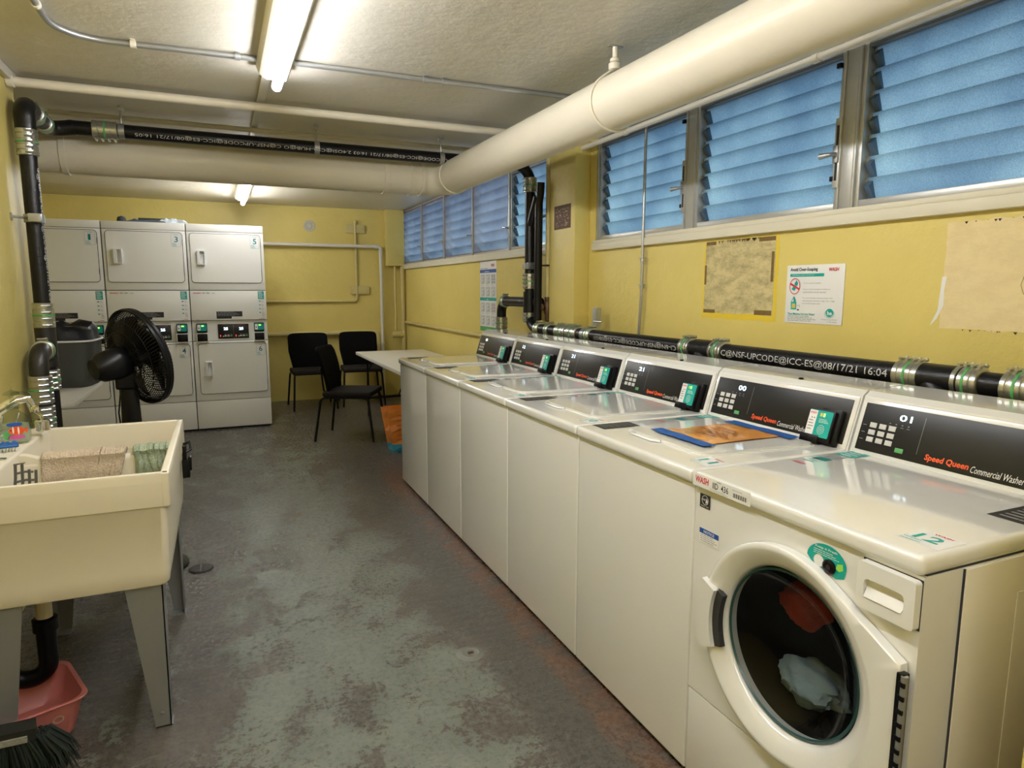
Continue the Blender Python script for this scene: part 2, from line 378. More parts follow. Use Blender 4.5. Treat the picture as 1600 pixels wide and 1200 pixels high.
# ---- windows
def window(i, y0, y1, z0, z1, pane):
    e = empty('window_%d' % i, (XR+.06, (y0+y1)/2, z0), kind='structure')
    O = Vector(e.location)
    def B(mb, a, b, m, bev=0): mb.box((a[0]-O.x, a[1]-O.y, a[2]-O.z), (b[0]-O.x, b[1]-O.y, b[2]-O.z), m, bev)
    f = MB(); X0, X1 = XR+.01, XR+.10; t = .03
    B(f, (X0,y0,z0), (X1,y0+t,z1), alum, .003); B(f, (X0,y1-t,z0), (X1,y1,z1), alum, .003)
    B(f, (X0,y0+t,z0), (X1,y1-t,z0+.03), alum, .003); B(f, (X0,y0+t,z1-(.045 if pane else .075)), (X1,y1-t,z1), alum if pane else MATS['shaded_top_rail'], .003)
    B(f, (X0-.012,y0,z0), (X0+.002,y0+.012,z1), alum, .002); B(f, (X0-.012,y1-.012,z0), (X0+.002,y1,z1), alum, .002)
    fr = f.build('window_frame', e)
    zz0, zz1 = z0+.03, z1-(.045 if pane else .075); n = 7; ph = (zz1-zz0)/n
    bl = MB(); cl = MB()
    for k in range(n):
        zb = zz0+ph*(k+.5)
        M = T(XR+.058-O.x, (y0+y1)/2-O.y, zb-O.z) @ Matrix.Rotation(R(-46 if pane else -19), 4, 'Y')
        bl.box((-.003, -(y1-y0)/2+t, -ph*.57), (.003, (y1-y0)/2-t, ph*.57), louver_glass, 0, M=M)
        for s in (1, -1):
            yy = s*((y1-y0)/2-t-.006)
            cl.box((-.006, yy-.006, -ph*.52), (.008, yy+.006, ph*.52), galv, .002, M=M)
        if not pane:
            cl.prism([(-.008,-ph*.50),(-.002,-ph*.50),(-.002,ph*.42),(-.030,ph*.26)], (y1-y0)/2-t-.034, (y1-y0)/2-t-.010, fin_m, M @ Matrix(((1,0,0,0),(0,0,1,0),(0,1,0,0),(0,0,0,1))))
    bl.build('louver_blades', e); cl.build('blade_clips', e)
    if pane:
        p = MB(); B(p, (XR+.006,y0+t*.6,z0+.02), (XR+.010,y1-t*.6,z1-.02), pane_glass); p.build('frosted_pane', e)
        h = MB(); B(h, (XR-.004,y0+.004,z0+.12), (XR+.0,y0+.03,z0+.32), galv, .002)
        h.tube([(XR-.004-O.x, y0+.017-O.y, .20), (XR-.03-O.x, y0+.02-O.y, .20), (XR-.035-O.x, y0+.06-O.y, .205)], .008, chrome, 10); h.build('window_handle', e)
    else:
        h = MB(); yh = y0+.012
        B(h, (XR-.006,yh-.012,z0+.09), (XR+.0,yh+.018,z0+.37), alum, .003)
        B(h, (XR-.008,yh-.002,z0+.12), (XR-.0055,yh+.008,z0+.34), seam_dark)
        B(h, (XR-.016,yh-.008,z0+.19), (XR-.006,yh+.016,z0+.26), galv, .003)
        h.tube([(XR-.016-O.x, yh-O.y, .225), (XR-.04-O.x, yh+.01-O.y, .222), (XR-.05-O.x, yh+.05-O.y, .22)], .011, galv, 10, radii=[.008,.009,.013]); h.build('window_crank', e)
        c = MB()
        for zz in (z1-.12, z0+.12): B(c, (XR-.006,y0+.024,zz), (XR+.01,y0+.045,zz+.02), black_plastic, .002)
        c.build('window_catch', e)
near_w = [(3.06,4.0), (2.06,3.0), (1.06,2.0)]
for i, (a, b) in enumerate(near_w): window(i+1, a, b, 1.812, 2.50, False)
mull = MB()
for a in (3.0, 2.0): mull.box((XR+.004, a, 1.812), (XR+.11, a+.06, 2.50), alum, .003)
st('trim_6', mull)
ys = [4.66, 5.5, 6.43, 7.36, 8.27, 9.2]
for i in range(5): window(i+4, ys[i], ys[i+1], 1.822, 2.545, i > 0)

# ------------------------------------------------------------------ washers  (local: x depth from the front, y 0 at the near edge, z up)
WW = .69; YN = [4.943-(k+1)*WW for k in range(6)]   # near edge of each
ZB, ZT = .925, .967
def console(root, y_tl_text, code):
    """control housing along the back of the machine"""
    c = MB(); P = [(.612,.958), (.668,1.142), (.69,1.158), (.86,1.168), (.87,1.15), (.87,.958)]
    M = Matrix(((1,0,0,0),(0,0,1,0),(0,1,0,0),(0,0,0,1)))    # poly (x,z) extruded on y
    c.prism(P, .004, WW-.004, enamel, M)
    c.build('control_housing', root)
    # rim round the face plate and the plate
    u = Vector((0,-1,0)); v = Vector((.056,0,.184)).normalized(); n = u.cross(v)
    o = Vector((.612, WW, .958))+v*.0
    d = Dec(o, u, v)
    L = .1923
    b = MB()
    def slab(a0, b0, a1, b1, h0, h1, m, bev=.002):
        A = Matrix(((u.x, v.x, n.x, o.x), (u.y, v.y, n.y, o.y), (u.z, v.z, n.z, o.z), (0,0,0,1)))
        b.box((a0,b0,h0), (a1,b1,h1), m, bev, M=A)
    slab(.008, .006, .682, .186, -.002, .006, enamel, .004); b.build('console_trim', root)
    b = MB(); slab(.024, .020, .666, .172, 0, .0085, black_panel, .002); pn = b.build('control_panel', root)
    k = MB(); b = k
    for r_ in range(3):
        for c_ in range(3):
            slab(.056+c_*.032-.004*0, .050+r_*.023, .056+c_*.032+.023, .050+r_*.023+.016, .008, .0105, key_white, .0015)
    slab(.158, .036, .184, .050, .008, .0105, green, .0015); k.build('keypad', pn)
    h = Dec(o+n*.0085, u, v)
    h.text(code, .146, .132, .040, .020, led_white, .0008, bold=.01)
    for i in range(4): h.rect(.118+i*.020, .118, .123+i*.020, .121, grey_ink); h.rect(.116+i*.020, .111, .126+i*.020, .1125, grey_ink)
    for i in range(3): h.rect(.032, .054+i*.023, .044, .056+i*.023, grey_ink)
    h.rect(.225, .045, .2262, .155, grey_ink)
    h.text('Speed Queen', .252, .030, .125, .023, orange_red, .0008, bold=.03, shear=.12)
    h.text('Commercial Washer', .383, .030, .135, .019, white_ink, .0008, shear=.25)
    h.build('panel_printing', pn)
    return o, u, v, n
def card_reader(root, o, u, v, n, lit):
    b = MB(); A = Matrix(((u.x, v.x, n.x, o.x), (u.y, v.y, n.y, o.y), (u.z, v.z, n.z, o.z), (0,0,0,1)))
    b.box((.575,.004,.008), (.652,.128,.030), black_plastic, .004, M=A)
    b.box((.536,.010,.012), (.640,.118,.042), black_plastic, .004, M=A)
    b.box((.524,.000,.010), (.600,.030,.046), black_plastic, .006, M=A); r = b.build('card_reader', root)
    d = Dec(o+n*.0425, u, v)
    d.rrect(.540, .024, .634, .114, .004, teal); d.rect(.540, .028, .572, .112, white_ink, .0009)
    d.text('WASH', .543, .099, .026, .009, red, .0012, bold=.02, shear=.2)
    d.rect(.552, .084, .556, .088, black_ink, .0012); d.rect(.562, .084, .566, .088, black_ink, .0012)
    d.lines(.545, .045, .022, .03, 4, grey_ink, .0012)
    d.rect(.584, .094, .594, .106, lit, .0012); d.rect(.597, .094, .604, .106, led_green, .0012); d.lines(.584, .074, .04, .010, 3, white_ink, .0012)
    for i in range(3): d.ring(.600, .050, .004+.005*i, .004+.006*i, .0012, white_ink, .0012, 14)
    d.build('reader_face', r)
def lid_prints(root, code, side='left', badge=True, x12=False):
    d = Dec((0, WW, ZT), (0,-1,0), (1,0,0))     # a from the far-left edge, b into the depth
    if badge:
        d.rect(.014, .05, .105, .21, black_ink); 
        for i in range(5): d.lines(.02, .07+i*.028, .075, .012, 2, grey_ink, .001)
    if badge: d.build('capacity_label', root); d = Dec((0, WW, ZT), (0,-1,0), (1,0,0))
    # loading instructions along the back-left
    x0, x1 = (.33, .62)
    d.rect(.02, x1-.095, .085, x1, teal, .0006); d.lines(.03, x1-.08, .045, .06, 4, white_ink, .001)
    d.rect(.03, x1-.155, .075, x1-.105, grey_ink, .0006); d.rect(.03, x1-.20, .078, x1-.165, teal_d, .0006); d.lines(.03, x0+.05, .04, .04, 3, teal, .0006)
    d.text('WASH', .03, x0, .045, .02, red, .001, bold=.02)
    d.build('instruction_strip', root); d = Dec((0, WW, ZT), (0,-1,0), (1,0,0))
    d.rect(.585, .05, .675, .14, white_ink, .0005); d.text(code, .600, .075, .055, .04, teal, .001, bold=.02)
    d.text('WASH', .615, .125, .04, .010, red, .001, bold=.02); d.lines(.59, .055, .05, .012, 2, teal, .001)
    d.build('number_sticker', root)

def body(root):
    b = MB(); b.box((.0,.002,.018), (.74,WW-.002,ZB-.002), enamel, .008, 3); b.build('cabinet', root)
    t = MB(); t.box((-.014,.001,ZB), (.74,WW-.001,ZT), enamel, .016, 4); t.build('top_panel', root)
    k = MB(); k.box((.012,.006,ZB-.004), (.7,WW-.006,ZB+.002), seam_dark); k.box((.04,.02,.0), (.7,WW-.02,.02), seam_dark); k.build('gap', root)
def topload(label, i, code):
    r = empty('washing_machine', (XW, YN[i], 0), label=label, cat='washing machine', group='washing machines in a row under the windows')
    body(r)
    d = Dec((0, WW, ZT), (0,-1,0), (1,0,0)); l = MB()
    A = Matrix(((0,1,0,0),(-1,0,0,WW),(0,0,1,ZT),(0,0,0,1)))
    pts = []
    for cx, cy_, s in ((.575-.05, .12+.05, -PI/2), (.60-.02, .56-.02, 0), (.115+.02, .56-.02, PI/2), (.14+.05, .12+.05, PI)):
        rr = .05 if cy_ < .3 else .02
        for k in range(7): t = s+PI/2*k/6; pts.append((cx+rr*math.cos(t), cy_+rr*math.sin(t)))
    big = [((x-.357)*1.04+.357, (y-.34)*1.03+.34) for x, y in pts]
    l.prism(big, -.001, .0015, plastic_white, A); l.prism(pts, .0, .009, enamel, A)
    # raised grip on the front-left corner of the lid
    l.tube([A @ Vector(p) for p in ((.20,.115,.004), (.22,.095,.005), (.34,.095,.005), (.36,.115,.004))], .010, enamel, 10, flat=.5)
    l.build('lid', r)
    o, u, v, n = console(r, 0, code[1]); card_reader(r, o, u, v, n, lime_ink if i != 4 else yellow_ink)
    lid_prints(r, code[0])
    h = MB(); h.lathe([(.009,0),(.009,.004),(.006,.006),(0,.006)], black_plastic, 16, align((.70, WW*.42, 1.1585), (-.06,0,1))); h.build('lock_plug', r)
    return r
TL = [('white top-loading washing machine farthest along the row, beside the folding table', '7', '8'),
      ('white top-loading washing machine second from the far end of the row', '8', '12'),
      ('white top-loading washing machine third from the far end, in front of the vertical grey post', '9', '21'),
      ('white top-loading washing machine next beyond the one with the orange notice', '10', '21'),
      ('white top-loading washing machine with an orange notice taped on its lid', '11', '00')]
for i, (lb, a, b) in enumerate(TL): topload(lb, i, (a, b))

# ---- the front-loading washer
r = empty('washing_machine', (XW, YN[5], 0), label='white front-loading washing machine with round glass door, nearest in the row', cat='washing machine', group='washing machines in a row under the windows')
CY, CZ, RG, RO = 1.136-YN[5], .590, .206, .274
b = MB()
# cabinet: shell with a round hole in its front
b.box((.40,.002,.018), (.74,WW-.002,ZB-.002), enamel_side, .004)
def ringplate(mb, cy_, cz_, rr, y0, y1, z0, z1, x0, x1, m, n=48):
    pts = []; out = []
    for i in range(n):
        a = 2*PI*i/n; pts.append((cy_+rr*math.cos(a), cz_+rr*math.sin(a)))
        dx, dz = math.cos(a), math.sin(a)
        t = min([((y1 if dx > 0 else y0)-cy_)/dx if abs(dx) > 1e-6 else 9, ((z1 if dz > 0 else z0)-cz_)/dz if abs(dz) > 1e-6 else 9])
        out.append((cy_+dx*t, cz_+dz*t))
    vs = []
    for x in (x0, x1): vs += [(x, *p) for p in pts] + [(x, *p) for p in out]
    fs = []
    for i in range(n):
        k = (i+1) % n
        fs += [(i,k,n+k,n+i), (2*n+i,3*n+i,3*n+k,2*n+k), (n+i,n+k,3*n+k,3*n+i), (i,2*n+i,2*n+k,k)]
    # corners
    mb.add(vs, fs, m)
    for (yy, zz) in ((y0,z0),(y0,z1),(y1,z0),(y1,z1)):
        q = [o for o in out]; 
        near = sorted(range(n), key=lambda i: (out[i][0]-yy)**2+(out[i][1]-zz)**2)
        e1 = [i for i in near if abs(out[i][0]-yy) < 1e-6][0]; e2 = [i for i in near if abs(out[i][1]-zz) < 1e-6][0]
        if e1 != e2: mb.add([(x0,*out[e1]),(x0,*out[e2]),(x0,yy,zz),(x1,*out[e1]),(x1,*out[e2]),(x1,yy,zz)], [(0,1,2),(3,4,5),(0,2,5,3),(1,2,5,4)], m)
f = MB(); ringplate(f, CY, CZ, .235, .003, WW-.003, .30, ZB-.002, .0, .41, enamel)
b.build('cabinet', r); f.build('front_panel', r)
MB().box((.0,.003,.018), (.41,WW-.003,.297), enamel, .006).build('lower_panel', r)
MB().box((-.014,.001,ZB), (.74,WW-.001,ZT), enamel, .016, 4).build('top_panel', r)
MB().box((.012,.006,ZB-.004), (.7,WW-.006,ZB+.002), seam_dark).box((.004,.006,.29), (.11,WW-.006,.302), seam_dark).box((.05,.02,0), (.7,WW-.02,.02), seam_dark).build('gap', r)
# side panel join and back-edge crease on the near side
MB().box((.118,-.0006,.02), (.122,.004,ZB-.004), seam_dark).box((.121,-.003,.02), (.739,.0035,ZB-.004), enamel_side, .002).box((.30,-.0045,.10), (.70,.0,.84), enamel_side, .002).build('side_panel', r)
# drum well
Mx = Matrix(((0,0,1,0),(1,0,0,CY),(0,1,0,CZ),(0,0,0,1)))   # lathe axis z -> +x
dr = MB(); dr.lathe([(.2345,.0),(.214,.06),(.229,.10),(.229,.38)], dark_in, 48, Mx, cap=False)
dr.lathe([(.229,.38),(.0,.385)], dark_in, 48, Mx, cap=False); dr.build('drum', r)
# door: circular ring hulled out to the hinge edge
circ = [(RO*math.cos(2*PI*i/72), RO*math.sin(2*PI*i/72)) for i in range(72)]
hx = .822-YN[5]-CY; hpts = [(hx, .145), (hx, -.142)]
def hull(P):
    P = sorted(set(P)); 
    def half(Q):
        o = []
        for p in Q:
            while len(o) > 1 and (o[-1][0]-o[-2][0])*(p[1]-o[-2][1])-(o[-1][1]-o[-2][1])*(p[0]-o[-2][0]) <= 0: o.pop()
            o.append(p)
        return o
    a = half(P); c = half(P[::-1]); return a[:-1]+c[:-1]
H = hull(circ+hpts)
def resample(H, n):
    out = []
    for i in range(n):
        a = 2*PI*i/n; dx, dy = math.cos(a), math.sin(a); best = None
        for j in range(len(H)):
            p, q = H[j], H[(j+1) % len(H)]; ex, ey = q[0]-p[0], q[1]-p[1]; den = dx*ey-dy*ex
            if abs(den) < 1e-9: continue
            t = (p[0]*ey-p[1]*ex)/den; s = (p[0]*dy-p[1]*dx)/den
            if t > 0 and -1e-6 <= s <= 1+1e-6: best = t if best is None else max(best, t)
        out.append(best)
    return out
n = 144; HR = resample(H, n)
dm = MB(); vs = []; fs = []
rows = [('o', 1.0, -.002), ('o', 1.0, -.020), ('o', .996, -.024), ('o', .986, -.0265), ('m', .262, -.0275), ('m', .257, -.0265), ('m', .232, -.014), ('m', .216, -.004), ('m', RG+.004, .008), ('m', RG, .035)]
for k, q, x in rows:
    for i in range(n):
        a = 2*PI*i/n; rr = HR[i]*q if k == 'o' else q
        vs.append((x, CY+rr*math.cos(a), CZ+rr*math.sin(a)))
for j in range(len(rows)-1):
    for i in range(n): k = (i+1) % n; fs.append((j*n+i, j*n+k, (j+1)*n+k, (j+1)*n+i))
dm.add(vs, fs, enamel, True)
door = dm.build('door', r)
Mg = Mx
MB().lathe([(RG+.001,.010),(RG-.004,.006),(RG-.007,.012)], mat('teal_gasket', (.01,.06,.06), .3), 64, Mg, cap=False).build('door_seal', door)
MB().lathe([(RG-.005,.010),(.19,.022),(.15,.05),(.10,.066),(.0,.073)], clear_glass, 64, Mg, cap=False).build('door_glass', door)
# grip on the latch side: raised lip with a dark slot beside the glass
g = MB()
for (q0, q1, x0, x1, m_) in ((.209,.238,-.026,-.010,seam_dark), (.234,.288,-.038,-.020,enamel)):
    vs = []; fs = []; K = 14
    for i in range(K+1):
        a = R(-20.5+41*i/K)
        for q, x in ((q0,x1),(q0,x0),(q1,x0),(q1,x1)): vs.append((x, CY+q*math.cos(a), CZ-.008+q*math.sin(a)))
    for i in range(K):
        for k in range(4): fs.append((4*i+k, 4*i+(k+1) % 4, 4*i+4+(k+1) % 4, 4*i+4+k))
    fs += [(0,1,2,3), (4*K+3,4*K+2,4*K+1,4*K)]; g.add(vs, fs, m_, False)
g.build('door_grip', door)
h = MB(); hy = CY+hx
h.box((-.030,hy-.012,CZ-.145), (-.010,hy+.004,CZ+.132), black_plastic, .003); h.tube([(-.026,hy-.012,CZ-.14), (-.026,hy-.012,CZ+.130)], .007, galv, 10)
for i in range(9): h.box((-.0345,hy-.018,CZ-.125+i*.029), (-.030,hy-.004,CZ-.115+i*.029), black_plastic, .001)
h.build('door_hinge', door)
# dispenser drawer
q = MB(); A = Matrix(((0,0,1,0),(1,0,0,0),(0,1,0,0),(0,0,0,1)))
def rr_(y0, y1, z0, z1, rr, n=6):
    p = []
    for cx, cz, s in ((y1-rr,z0+rr,-PI/2),(y1-rr,z1-rr,0),(y0+rr,z1-rr,PI/2),(y0+rr,z0+rr,PI)):
        for i in range(n+1): t = s+PI/2*i/n; p.append((cx+rr*math.cos(t), cz+rr*math.sin(t)))
    return p
def frame_of(mb, outer, inner, x0, x1, m, smooth=False):
    n = len(outer); vs = [(x0,*p) for p in outer]+[(x0,*p) for p in inner]+[(x1,*p) for p in outer]+[(x1,*p) for p in inner]; fs = []
    for i in range(n): k = (i+1) % n; fs += [(i,k,n+k,n+i),(2*n+i,3*n+i,3*n+k,2*n+k),(i,2*n+i,2*n+k,k),(n+i,n+k,3*n+k,3*n+i)]
    mb.add(vs, fs, m, smooth)
y0, y1 = .808-YN[5], .938-YN[5]
MB().box((-.0015,y0-.0015,.8105), (.001,y1+.0015,.9165), seam_dark, .001).build('drawer_gap', r)
frame_of(q, rr_(y0,y1,.812,.915,.008), rr_(y0+.022,y1-.016,.838,.880,.012), -.020, -.0005, plastic_white)
q.box((-.006,y0+.015,.83), (-.002,y1-.01,.89), plastic_white)
vs = [(-.006,y0+.022,.862),(-.006,y1-.016,.862),(-.022,y1-.02,.840),(-.022,y0+.026,.840)]; q.add(vs, [(0,1,2,3)], plastic_white)
q.build('detergent_drawer', r)
o, u, v, nn = console(r, 0, '01'); lid_prints(r, '12', badge=False)
d = Dec((0, WW, ZT), (0,-1,0), (1,0,0)); d.rect(.575, .37, .68, .53, black_ink); d.lines(.59, .39, .08, .11, 6, grey_ink, .001); d.build('rating_label', r)
d = Dec((-.0145, WW, 0), (0,-1,0), (0,0,1))   # stickers on the lip
d.rect(.004, .928, .232, .965, white_ink); d.text('WASH', .016, .940, .056, .019, red, .001, bold=.03, shear=.1)
d.text('IID  436', .088, .938, .062, .018, black_ink, .001, bold=.01); d.lines(.105, .959, .022, .003, 1, black_ink, .001)
for i in range(18): d.rect(.168+i*.0028, .936, .168+i*.0028+.0007*(1+i*5 % 3), .948, black_ink, .001)
d.lines(.078, .931, .08, .003, 2, grey_ink, .001); d.lines(.165, .955, .05, .003, 1, grey_ink, .001); d.build('machine_sticker', r)
d = Dec((-.0005, WW, 0), (0,-1,0), (0,0,1))
d.rect(.022, .866, .066, .906, black_ink, .0008); d.ring(.044, .889, .014, .014, .0015, white_ink, .001, 20); d.text('energy', .030, .884, .026, .009, white_ink, .0012, shear=.3)
d.poly([(.050,.897),(.053,.890),(.058,.889),(.054,.885),(.055,.879),(.050,.882),(.045,.879),(.047,.885)], white_ink, .0012); d.text('ENERGY STAR', .028, .869, .032, .004, white_ink, .0012)
d.build('energy_label', r); d = Dec((-.0005, WW, 0), (0,-1,0), (0,0,1))
d.rect(.026, .764, .106, .805, white_ink, .0008); d.rect(.026, .790, .106, .805, blue_ink, .001); d.text('NOTICE', .044, .7935, .044, .008, white_ink, .0012, bold=.02)
d.lines(.030, .768, .070, .017, 4, grey_ink, .001)
d.build('notice_label', r); d = Dec((-.0005, WW, 0), (0,-1,0), (0,0,1))
cx, cz = WW-(1.033-YN[5]), .868
d.ell(cx, cz, .054, .040, teal, .0008, 30, 0, PI); d.poly([(cx-.054,cz),(cx-.040,cz-.012),(cx+.028,cz-.030),(cx+.050,cz-.022),(cx+.054,cz)], teal, .0008)
d.ell(cx-.020, cz-.004, .015, .015, plastic_white, .0012); d.ring(cx-.020, cz-.004, .015, .015, .001, grey_ink, .0014)
d.text('Keep it Fresh', cx-.032, cz+.025, .060, .007, white_ink, .0012, bold=.02); d.lines(cx-.036, cz+.012, .07, .009, 3, white_ink, .0012)
d.poly([(cx+.030,cz+.006),(cx+.044,cz+.010),(cx+.046,cz-.004),(cx+.036,cz-.010),(cx+.026,cz-.006)], lime_ink, .0012)
d.text('WASH', cx-.006, cz-.028, .026, .006, red, .0014, bold=.02)
d.build('reminder_sticker', r)
MB().lathe([(.017,0),(.017,.004),(.013,.006),(.010,.002),(0,.001)], black_plastic, 24, align((-.0015, WW-cx-.010, cz-.008), (-1,0,0))).lathe([(.006,0),(.006,.004),(0,.004)], chrome, 14, align((-.003, WW-cx-.010, cz-.008), (-1,0,0))).build('door_lock', r)

# laundry in the drum
def blob(name, loc, s, m, seed, label, cat):
    bm = bmesh.new(); bmesh.ops.create_icosphere(bm, subdivisions=4, radius=1)
    for v_ in bm.verts:
        c_ = v_.co.copy(); k = 1+.35*noise.noise(c_*1.7+Vector((seed,0,0)))+.22*abs(noise.noise(c_*4+Vector((0,seed,0))))
        v_.co = Vector((c_.x*s[0]*k, c_.y*s[1]*k, c_.z*s[2]*k))
    mb = MB(); mb.bm(bm, m, True); o_ = mb.build(name); o_.location = loc; tag(o_, label, cat); return o_
blob('garment', (XW+.15, 1.205, .655), (.050,.062,.055), mat('red_cloth', (.50,.05,.02), .8, bump=.4, bscale=60), 1, 'red clothing at the upper right behind the round glass door', 'clothing')
blob('garment', (XW+.15, 1.175, .450), (.055,.092,.052), mat('pale_blue_cloth', (.42,.54,.58), .7, bump=.4, bscale=40), 5, 'pale blue clothing low behind the round glass door', 'clothing')

# notice on washer 11: a sheet in a sleeve, taped at both ends
yo = YN[4]; s = MB(); K = 14
def sheet(mb, a0, a1, b0, b1, z, m, amp=.002, seed=0, th=.0008):
    vs = []; fs = []
    for i in range(K+1):
        for j in range(K+1):
            a = a0+(a1-a0)*i/K; b_ = b0+(b1-b0)*j/K
            zz = z+amp*(noise.noise(Vector((a*14,b_*14,seed)))+.5)*1.5
            vs.append((a, b_, zz))
    for i in range(K):
        for j in range(K): p = i*(K+1)+j; fs.append((p, p+K+1, p+K+2, p+1))
    mb.add(vs, fs, m, True)
    mb.add([(x, y, z_-th) for x, y, z_ in vs], [tuple(reversed(f_)) for f_ in fs], m, True)
sheet(s, 0, .36, -.245, 0, .0015, mat('orange_paper', (.86,.36,.06), .25, coat=.6, var=.06, vscale=8), .003)
ns = s.build('notice_sheet'); ns.location = (1.425, 1.935, ZT+.010)
tag(ns, 'orange paper notice in a plastic sleeve lying on a washer lid', 'notice')
for (a0, a1, b0, b1) in ((-.02,.03,-.27,.02), (.325,.375,-.29,.03)):
    t_ = MB(); sheet(t_, a0, a1, b0, b1, .0042, mat('blue_tape', (.01,.10,.38), .5, bump=.3, bscale=60), .002, 3); t_.build('blue_tape', ns)
d = Dec((0,0,.0075), (0,-1,0), (1,0,0)); 
ink = mat('brown_ink', (.20,.06,.01), .5)
d.lines(.05, .19, .15, .030, 2, ink); d.lines(.03, .10, .19, .06, 4, ink); d.lines(.05, .06, .12, .018, 2, ink); d.ell(.10, .145, .010, .008, ink); d.ell(.17, .20, .008, .008, ink)
d.build('notice_writing', ns)

# ------------------------------------------------------------------ stacked dryers (local origin: front left foot)
DX = [-1.745, -1.005, -.268]; DW, DD, DH = .735, .75, 2.135; YD = 7.6
def door_line(d, x0, x1, z0, z1, rr=.03):
    p = []
    for cx, cz, s in ((x1-rr,z0+rr,-PI/2),(x1-rr,z1-rr,0),(x0+rr,z1-rr,PI/2),(x0+rr,z0+rr,PI)):
        for i in range(7): t = s+PI/2*i/6; p.append((cx+rr*math.cos(t), cz+rr*math.sin(t)))
    return p
def dryer(i, up, lo, label):
    r = empty('stacked_dryer', (DX[i], YD, 0), label=label, cat='dryer', group='stacked dryers along the back of the room')
    M = Matrix(((1,0,0,0),(0,0,1,0),(0,1,0,0),(0,0,0,1)))   # (x,z) poly -> extruded y
    b = MB(); b.box((.002,.05,.02), (DW-.002,DD,DH), dryer_white, .004)
    for z0, z1, y in ((2.062,DH,.0), (1.470,2.058,.0), (1.160,1.464,.0), (.945,1.156,.022), (.318,.941,.0), (.022,.313,.0)):
        b.box((.003,y,z0), (DW-.003,.06,z1), dryer_white, .005)
    b.box((.02,.03,0), (DW-.02,.6,.022), seam_dark); b.box((.006,.03,.3), (DW-.006,.055,2.1), seam_dark)
    b.build('cabinet', r)
    for nm, x0, x1, z0, z1, num, (hx0, hx1, hz0, hz1) in (('upper_door', .032, .700, 1.548, 2.040, up, (.092,.165,1.727,1.870)), ('lower_door', .050, .706, .392, .918, lo, (.105,.172,.576,.732))):
        g = MB(); g.prism([(p[0], p[1]) for p in door_line(None, x0-.005, x1+.005, z0-.005, z1+.005, .035)], -.002, .004, seam_dark, M)
        g.prism(door_line(None, x0, x1, z0, z1), -.008, .004, dryer_white, M); dd = g.build(nm, r)
        h = MB()
        p_o = rr_(hx0, hx1, hz0, hz1, .006); p_i = rr_(hx0+.024, hx1-.008, hz0+.012, hz1-.010, .008)
        vs = [(x, -.036, z) for x, z in p_o]+[(x, -.036, z) for x, z in p_i]+[(x, -.008, z) for x, z in p_o]+[(x+.006, -.0085, z) for x, z in p_i]; n_ = len(p_o); fs = []
        for j in range(n_): k = (j+1) % n_; fs += [(j,k,n_+k,n_+j),(j,2*n_+j,2*n_+k,k),(n_+j,n_+k,3*n_+k,3*n_+j)]
        fs.append(tuple(3*n_+j for j in range(n_))); h.add(vs, fs, plastic_white); h.build('door_handle', dd)
        d = Dec((0,-.0085,0), (1,0,0), (0,0,1)); a = x1-.098; c = z1-.140
        sp_ = d.rrect(a, c, a+.086, c+.128, .008, white_ink); d.outline(sp_, .0015, grey_ink); d.text(num, a+.028, c+.046, .022 if num == '1' else .034, .056, teal_d, .001, bold=.01); d.text('WASH', a+.024, c+.112, .040, .009, grey_ink, .001); d.lines(a+.008, c+.008, .040, .024, 3, teal, .001)
        d.build('number_sticker', dd)
        l = MB(); 
        for zz in (z0+.10, z1-.10): l.box((x1-.001,-.010,zz-.03), (x1+.004,-.002,zz+.03), seam_dark)
        l.build('hinge', dd)
    d = Dec((0,-.001,0), (1,0,0), (0,0,1))
    d.text('WASH', .030, 1.432, .075, .014, red, .001, bold=.03, shear=.1); d.text('IID 381' if i == 1 else 'IID 380', .118, 1.434, .070, .013, black_ink, .001); d.lines(.205, 1.434, .04, .008, 2, black_ink)
    d.build('machine_sticker', r); d = Dec((0,-.001,0), (1,0,0), (0,0,1))
    d.rect(.240, 1.196, .490, 1.250, black_ink); d.rect(.240, 1.175, .385, 1.20, black_ink); d.lines(.25, 1.205, .21, .035, 4, grey_ink, .001)
    d.build('rating_label', r); d = Dec((0,-.001,0), (1,0,0), (0,0,1))
    d.rect(.652, 1.376, .712, 1.458, teal); d.lines(.658, 1.388, .045, .058, 5, white_ink, .001)
    for k in range(4): d.rect(.660, 1.350-k*.040, .676, 1.360-k*.040, teal if k else teal_d); d.lines(.684, 1.346-k*.040, .026, .012, 2, grey_ink, .001)
    d.rect(.690, 1.195, .706, 1.222, white_ink); d.ring(.698, 1.208, .009, .014, .002, black_ink); d.text('WASH', .670, 1.168, .036, .008, red, .001, bold=.03)
    d.build('instruction_strip', r)
    p = MB(); p.box((.245,.008,.965), (.545,.024,1.118), black_panel, .003); pn = p.build('control_panel', r)
    d = Dec((0,.0075,0), (1,0,0), (0,0,1)); d.rect(.394, .975, .3955, 1.11, grey_ink)
    for x in (.255, .405):
        d.text('25', x+.045, 1.055, .042, .028, led_white, .001, bold=.03); d.rect(x+.008, .985, x+.016, 1.005, led_red, .001)
        for k in range(3): d.rect(x+.050+k*.028, .988, x+.071+k*.028, 1.002, key_white if k < 2 else green, .001); d.rect(x+.052+k*.028, 1.008, x+.069+k*.028, 1.012, grey_ink, .001)
        d.rect(x+.034, .986, x+.046, .994, white_ink, .001)
    d.text('Speed Queen', .44, 1.103, .075, .008, red, .001, bold=.02); d.build('panel_printing', pn)
